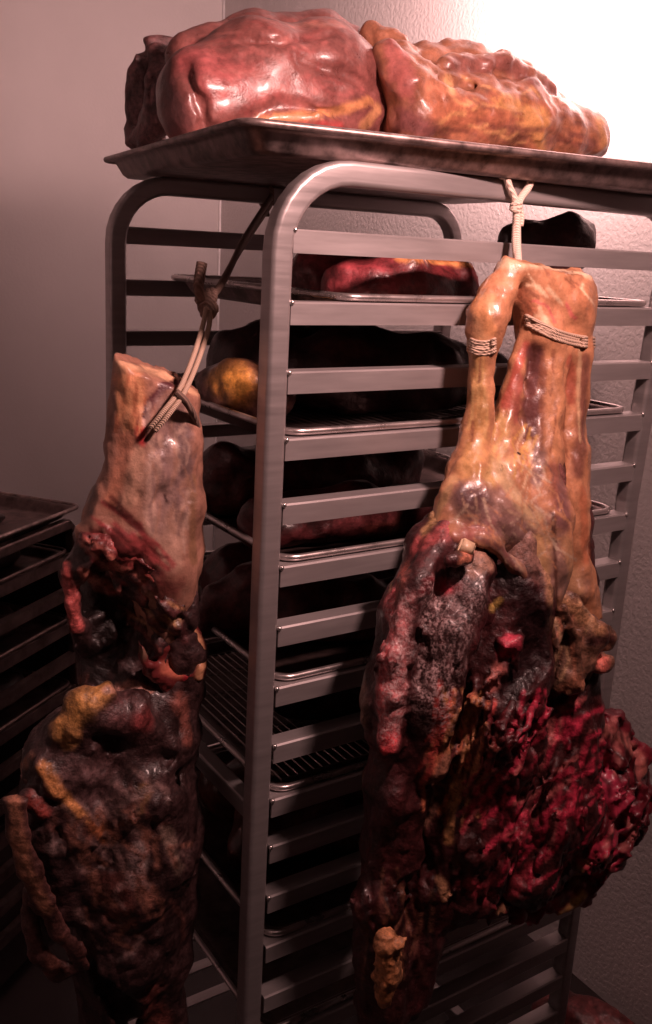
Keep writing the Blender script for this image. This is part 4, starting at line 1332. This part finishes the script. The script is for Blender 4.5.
z = pz(1)
shelf_meat('red meat cut with a bright orange fat edge on the second ledge pan',
           [[V3(.18, .14, z + .03, .040), V3(.24, .12, z + .03, .045), V3(.33, .13, z + .03, .042)], [V3(.20, .25, z + .03, .05), V3(.32, .24, z + .03, .05)]],
           (.20, .03, .035), [([(330, 275, 14), (380, 268, 14)], (.30, .05, .06), .7), ([(400, 258, 5), (440, 262, 5), (480, 265, 5)], (.66, .28, .10), .95), ([(300, 275, 14)] * 2, (.08, .025, .025), .8)], z)
shelf_meat('dark tall lump of meat on the second ledge pan, behind the white strap',
           [[V3(.50, .17, z + .03, .035), V3(.52, .16, z + .08, .040), V3(.56, .14, z + .105, .038)], [V3(.52, .19, z + .10, .036), V3(.58, .14, z + .10, .034)]],
           (.05, .018, .018), [], z)
z = LZ[3] - .012 + .0035
shelf_meat('very dark large meat cut under the knot, rising from the fourth ledge pan',
           [[V3(.17, .25, z + .045, .050), V3(.24, .22, z + .045, .062), V3(.36, .20, z + .045, .060), V3(.48, .2, z + .04, .045)], [V3(.13, .34, z + .05, .058), V3(.3, .33, z + .05, .062)]],
           (.045, .016, .018), [([(330, 345, 12), (380, 350, 12)], (.14, .05, .04), .6)], z, slope=.045)
z = LZ[3] - .012 + .0035
shelf_meat('meat tip with bright yellow fat between the left foreleg and near post',
           [[V3(.035, .225, z + .038, .032), V3(.05, .19, z + .042, .036), V3(.078, .15, z + .030, .028)]],
           (.16, .07, .06), [([(218, 378, 14), (235, 380, 16), (240, 392, 12)], (.85, .40, .08), 1.0, 1.0), ([(205, 368, 8)] * 2, (.26, .10, .10), .8)], z, h=.004, k=.012, nz=.002, slope=.045)
z = pz(5)
shelf_meat('dark meat cut on the sixth ledge pan, behind the near post',
           [[V3(.06, .14, z + .03, .04), V3(.2, .12, z + .03, .04), V3(.38, .12, z + .025, .035)], [V3(.1, .3, z + .04, .06), V3(.38, .3, z + .035, .055)]],
           (.09, .02, .022), [([(370, 530, 8), (400, 525, 7)], (.24, .06, .05), .7)], z)
shelf_meat('small pink scrap of meat on the sixth ledge pan, right of the haunch',
           [[V3(.54, .06, z + .015, .014), V3(.565, .065, z + .014, .012)]], (.46, .12, .11), [], z, h=.003, k=.006, nz=.001)
z = pz(7)
shelf_meat('dark red meat piece on the eighth ledge pan, seen left of the post',
           [[V3(.03, .22, z + .04, .035), V3(.10, .2, z + .05, .05), V3(.22, .14, z + .035, .05), V3(.36, .12, z + .03, .04)], [V3(.12, .33, z + .045, .05), V3(.36, .3, z + .04, .05)]],
           (.09, .022, .024), [([(215, 600, 10), (235, 590, 12)], (.16, .045, .045), .7)], z)
z = LZ[9] - .012 + .0035
shelf_meat('blackish meat piece on the tenth ledge pan, above the middle cross bar',
           [[V3(.16, .2, z + .03, .04), V3(.36, .18, z + .03, .045)]], (.035, .012, .012), [], z)
z = pz(12)
shelf_meat('brownish meat piece on the thirteenth ledge pan near the bottom of the view',
           [[V3(.1, .2, z + .04, .05), V3(.3, .16, z + .04, .055)], [V3(.12, .33, z + .04, .05), V3(.36, .33, z + .04, .05)]], (.08, .024, .02), [], z)
# floor piece at the lower right corner
shelf_meat('reddish meat piece lying on the floor at the lower right corner',
           [[V3(.90, .12, .05, .05), V3(.84, .18, .05, .05), V3(.93, .02, .05, .05)], [V3(.88, -.08, .05, .05), V3(.8, .0, .045, .045)]], (.20, .05, .05), [], 0.001)

# ================================================================== second rack at lower left
r2 = empty('low_pan_rack', (.089, 1.0, 0))
tag(r2, 'dark low pan rack in the lower left corner behind the hanging foreleg', 'rack')
ang = math.atan2(.145, .194)
top2 = OFF - .586
LX2, LY2 = .62, .36


def part2(name, bm, mat):
    me = bpy.data.meshes.new(name); bmesh.ops.recalc_face_normals(bm, faces=bm.faces); bm.to_mesh(me); bm.free()
    o = link(name, me, mat); o.parent = r2; return o


# local frame: +x runs back along the near side (towards lower left of the picture), +y away from the camera
for y in (0.0, LY2):
    bm = bmesh.new()
    add_tube(bm, [(.012, y, .02), (.012, y, top2 - .03), (.03, y, top2 - .012), (LX2 - .03, y, top2 - .012), (LX2 - .012, y, top2 - .03), (LX2 - .012, y, .02)], 1.0, up=(0, 1, 0), section=rrect(.022, .022, .005))
    part2('side_frame', bm, M['pan_dark'])  # low rack's dimness put into the frame and ledge colour
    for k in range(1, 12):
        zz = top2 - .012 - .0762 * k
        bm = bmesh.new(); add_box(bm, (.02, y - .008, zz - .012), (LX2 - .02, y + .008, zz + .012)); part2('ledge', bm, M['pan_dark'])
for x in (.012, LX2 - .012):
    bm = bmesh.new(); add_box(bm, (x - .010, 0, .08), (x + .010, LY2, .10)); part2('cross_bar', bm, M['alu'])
bm = bmesh.new(); add_box(bm, (.0, LY2 + .012, .06), (LX2, LY2 + .018, top2 - .03)); part2('added_shade_back', bm, M['shade_sheet'])  # dark sheet added so the rack's inside stays black
bm = bmesh.new(); add_box(bm, (.03, .012, .06), (LX2, .016, top2 - .60)); part2('added_shade_front', bm, M['shade_sheet'])  # added dark sheet over the lower front, standing for shade
bm = bmesh.new(); add_box(bm, (-.006, .014, .06), (-.001, LY2 - .014, top2 - .03)); part2('added_shade_side', bm, M['shade_sheet'])  # added dark sheet hiding the lit wall behind the open end
r2.rotation_euler = (0, 0, math.pi + ang)
r2.scale = (1, -1, 1)
Rz = Matrix.Rotation(math.pi + ang, 4, 'Z') @ Matrix.Diagonal((1, -1, 1, 1))
labs2 = ['sheet pan lying on top of the low rack at lower left', 'sheet pan on the upper ledge of the low rack at lower left',
         'sheet pan on the middle ledge of the low rack at lower left', 'sheet pan on the lowest visible ledge of the low rack at lower left']
for k, lab in zip((0, 1, 3, 5), labs2):
    zz = (top2 - .012 - .0762 * k + .012) if k else top2
    c = Rz @ Vector((LX2 / 2, LY2 / 2, 0))
    h = .022
    if k == 0:
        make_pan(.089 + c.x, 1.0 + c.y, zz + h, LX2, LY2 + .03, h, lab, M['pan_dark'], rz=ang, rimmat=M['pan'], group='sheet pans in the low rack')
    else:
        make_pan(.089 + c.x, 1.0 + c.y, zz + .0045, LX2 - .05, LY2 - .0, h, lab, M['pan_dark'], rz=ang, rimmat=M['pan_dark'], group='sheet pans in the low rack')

for k, lab in zip((0, 1, 3, 5), ('dark flat meat slab added to darken the top pan of the low rack', 'dark meat slab added to darken the upper ledge pan of the low rack',
                                 'dark meat slab added to darken the middle ledge pan of the low rack', 'dark meat slab added to darken the lowest visible ledge pan of the low rack')):
    zz = (top2 + .002) if k == 0 else (top2 - .0762 * k + .0045 - .022 + .002)
    ch = []
    for v in (.10, .25):
        ch.append([(np.array(Vector((.089, 1.0, 0)) + (Rz @ Vector((u, v, 0)))) + np.array([0, 0, zz + (.006 if k == 0 else .028)]), .012 if k == 0 else .036) for u in (.12, .3, .48)])
    shelf_meat(lab, ch, (.030, .010, .010), [], zz, h=.007, group='meat slabs added to darken the low rack')  # slabs added to fill the low rack with dark

# ================================================================== ceiling lamps (fixtures outside the frame)
def fixture(name, loc, label):
    e = empty(name, (loc[0], loc[1], ZC)); tag(e, label, 'lamp')
    bm = bmesh.new(); add_tube(bm, [(loc[0], loc[1], ZC - .001), (loc[0], loc[1], ZC - .03)], .05, 24)
    bm_obj('base', bm, M['alu'], e)
    bm = bmesh.new(); add_tube(bm, [(loc[0], loc[1], ZC - .03), (loc[0], loc[1], loc[2] + .07)], [.018, .018], 16)
    bm_obj('socket', bm, M['alu'], e)


fixture('ceiling_lamp', LAMP_WALL, 'bare ceiling lamp above the rack')
fixture('ceiling_lamp', LAMP_FRONT, 'bare ceiling lamp in front of the rack, above the camera')
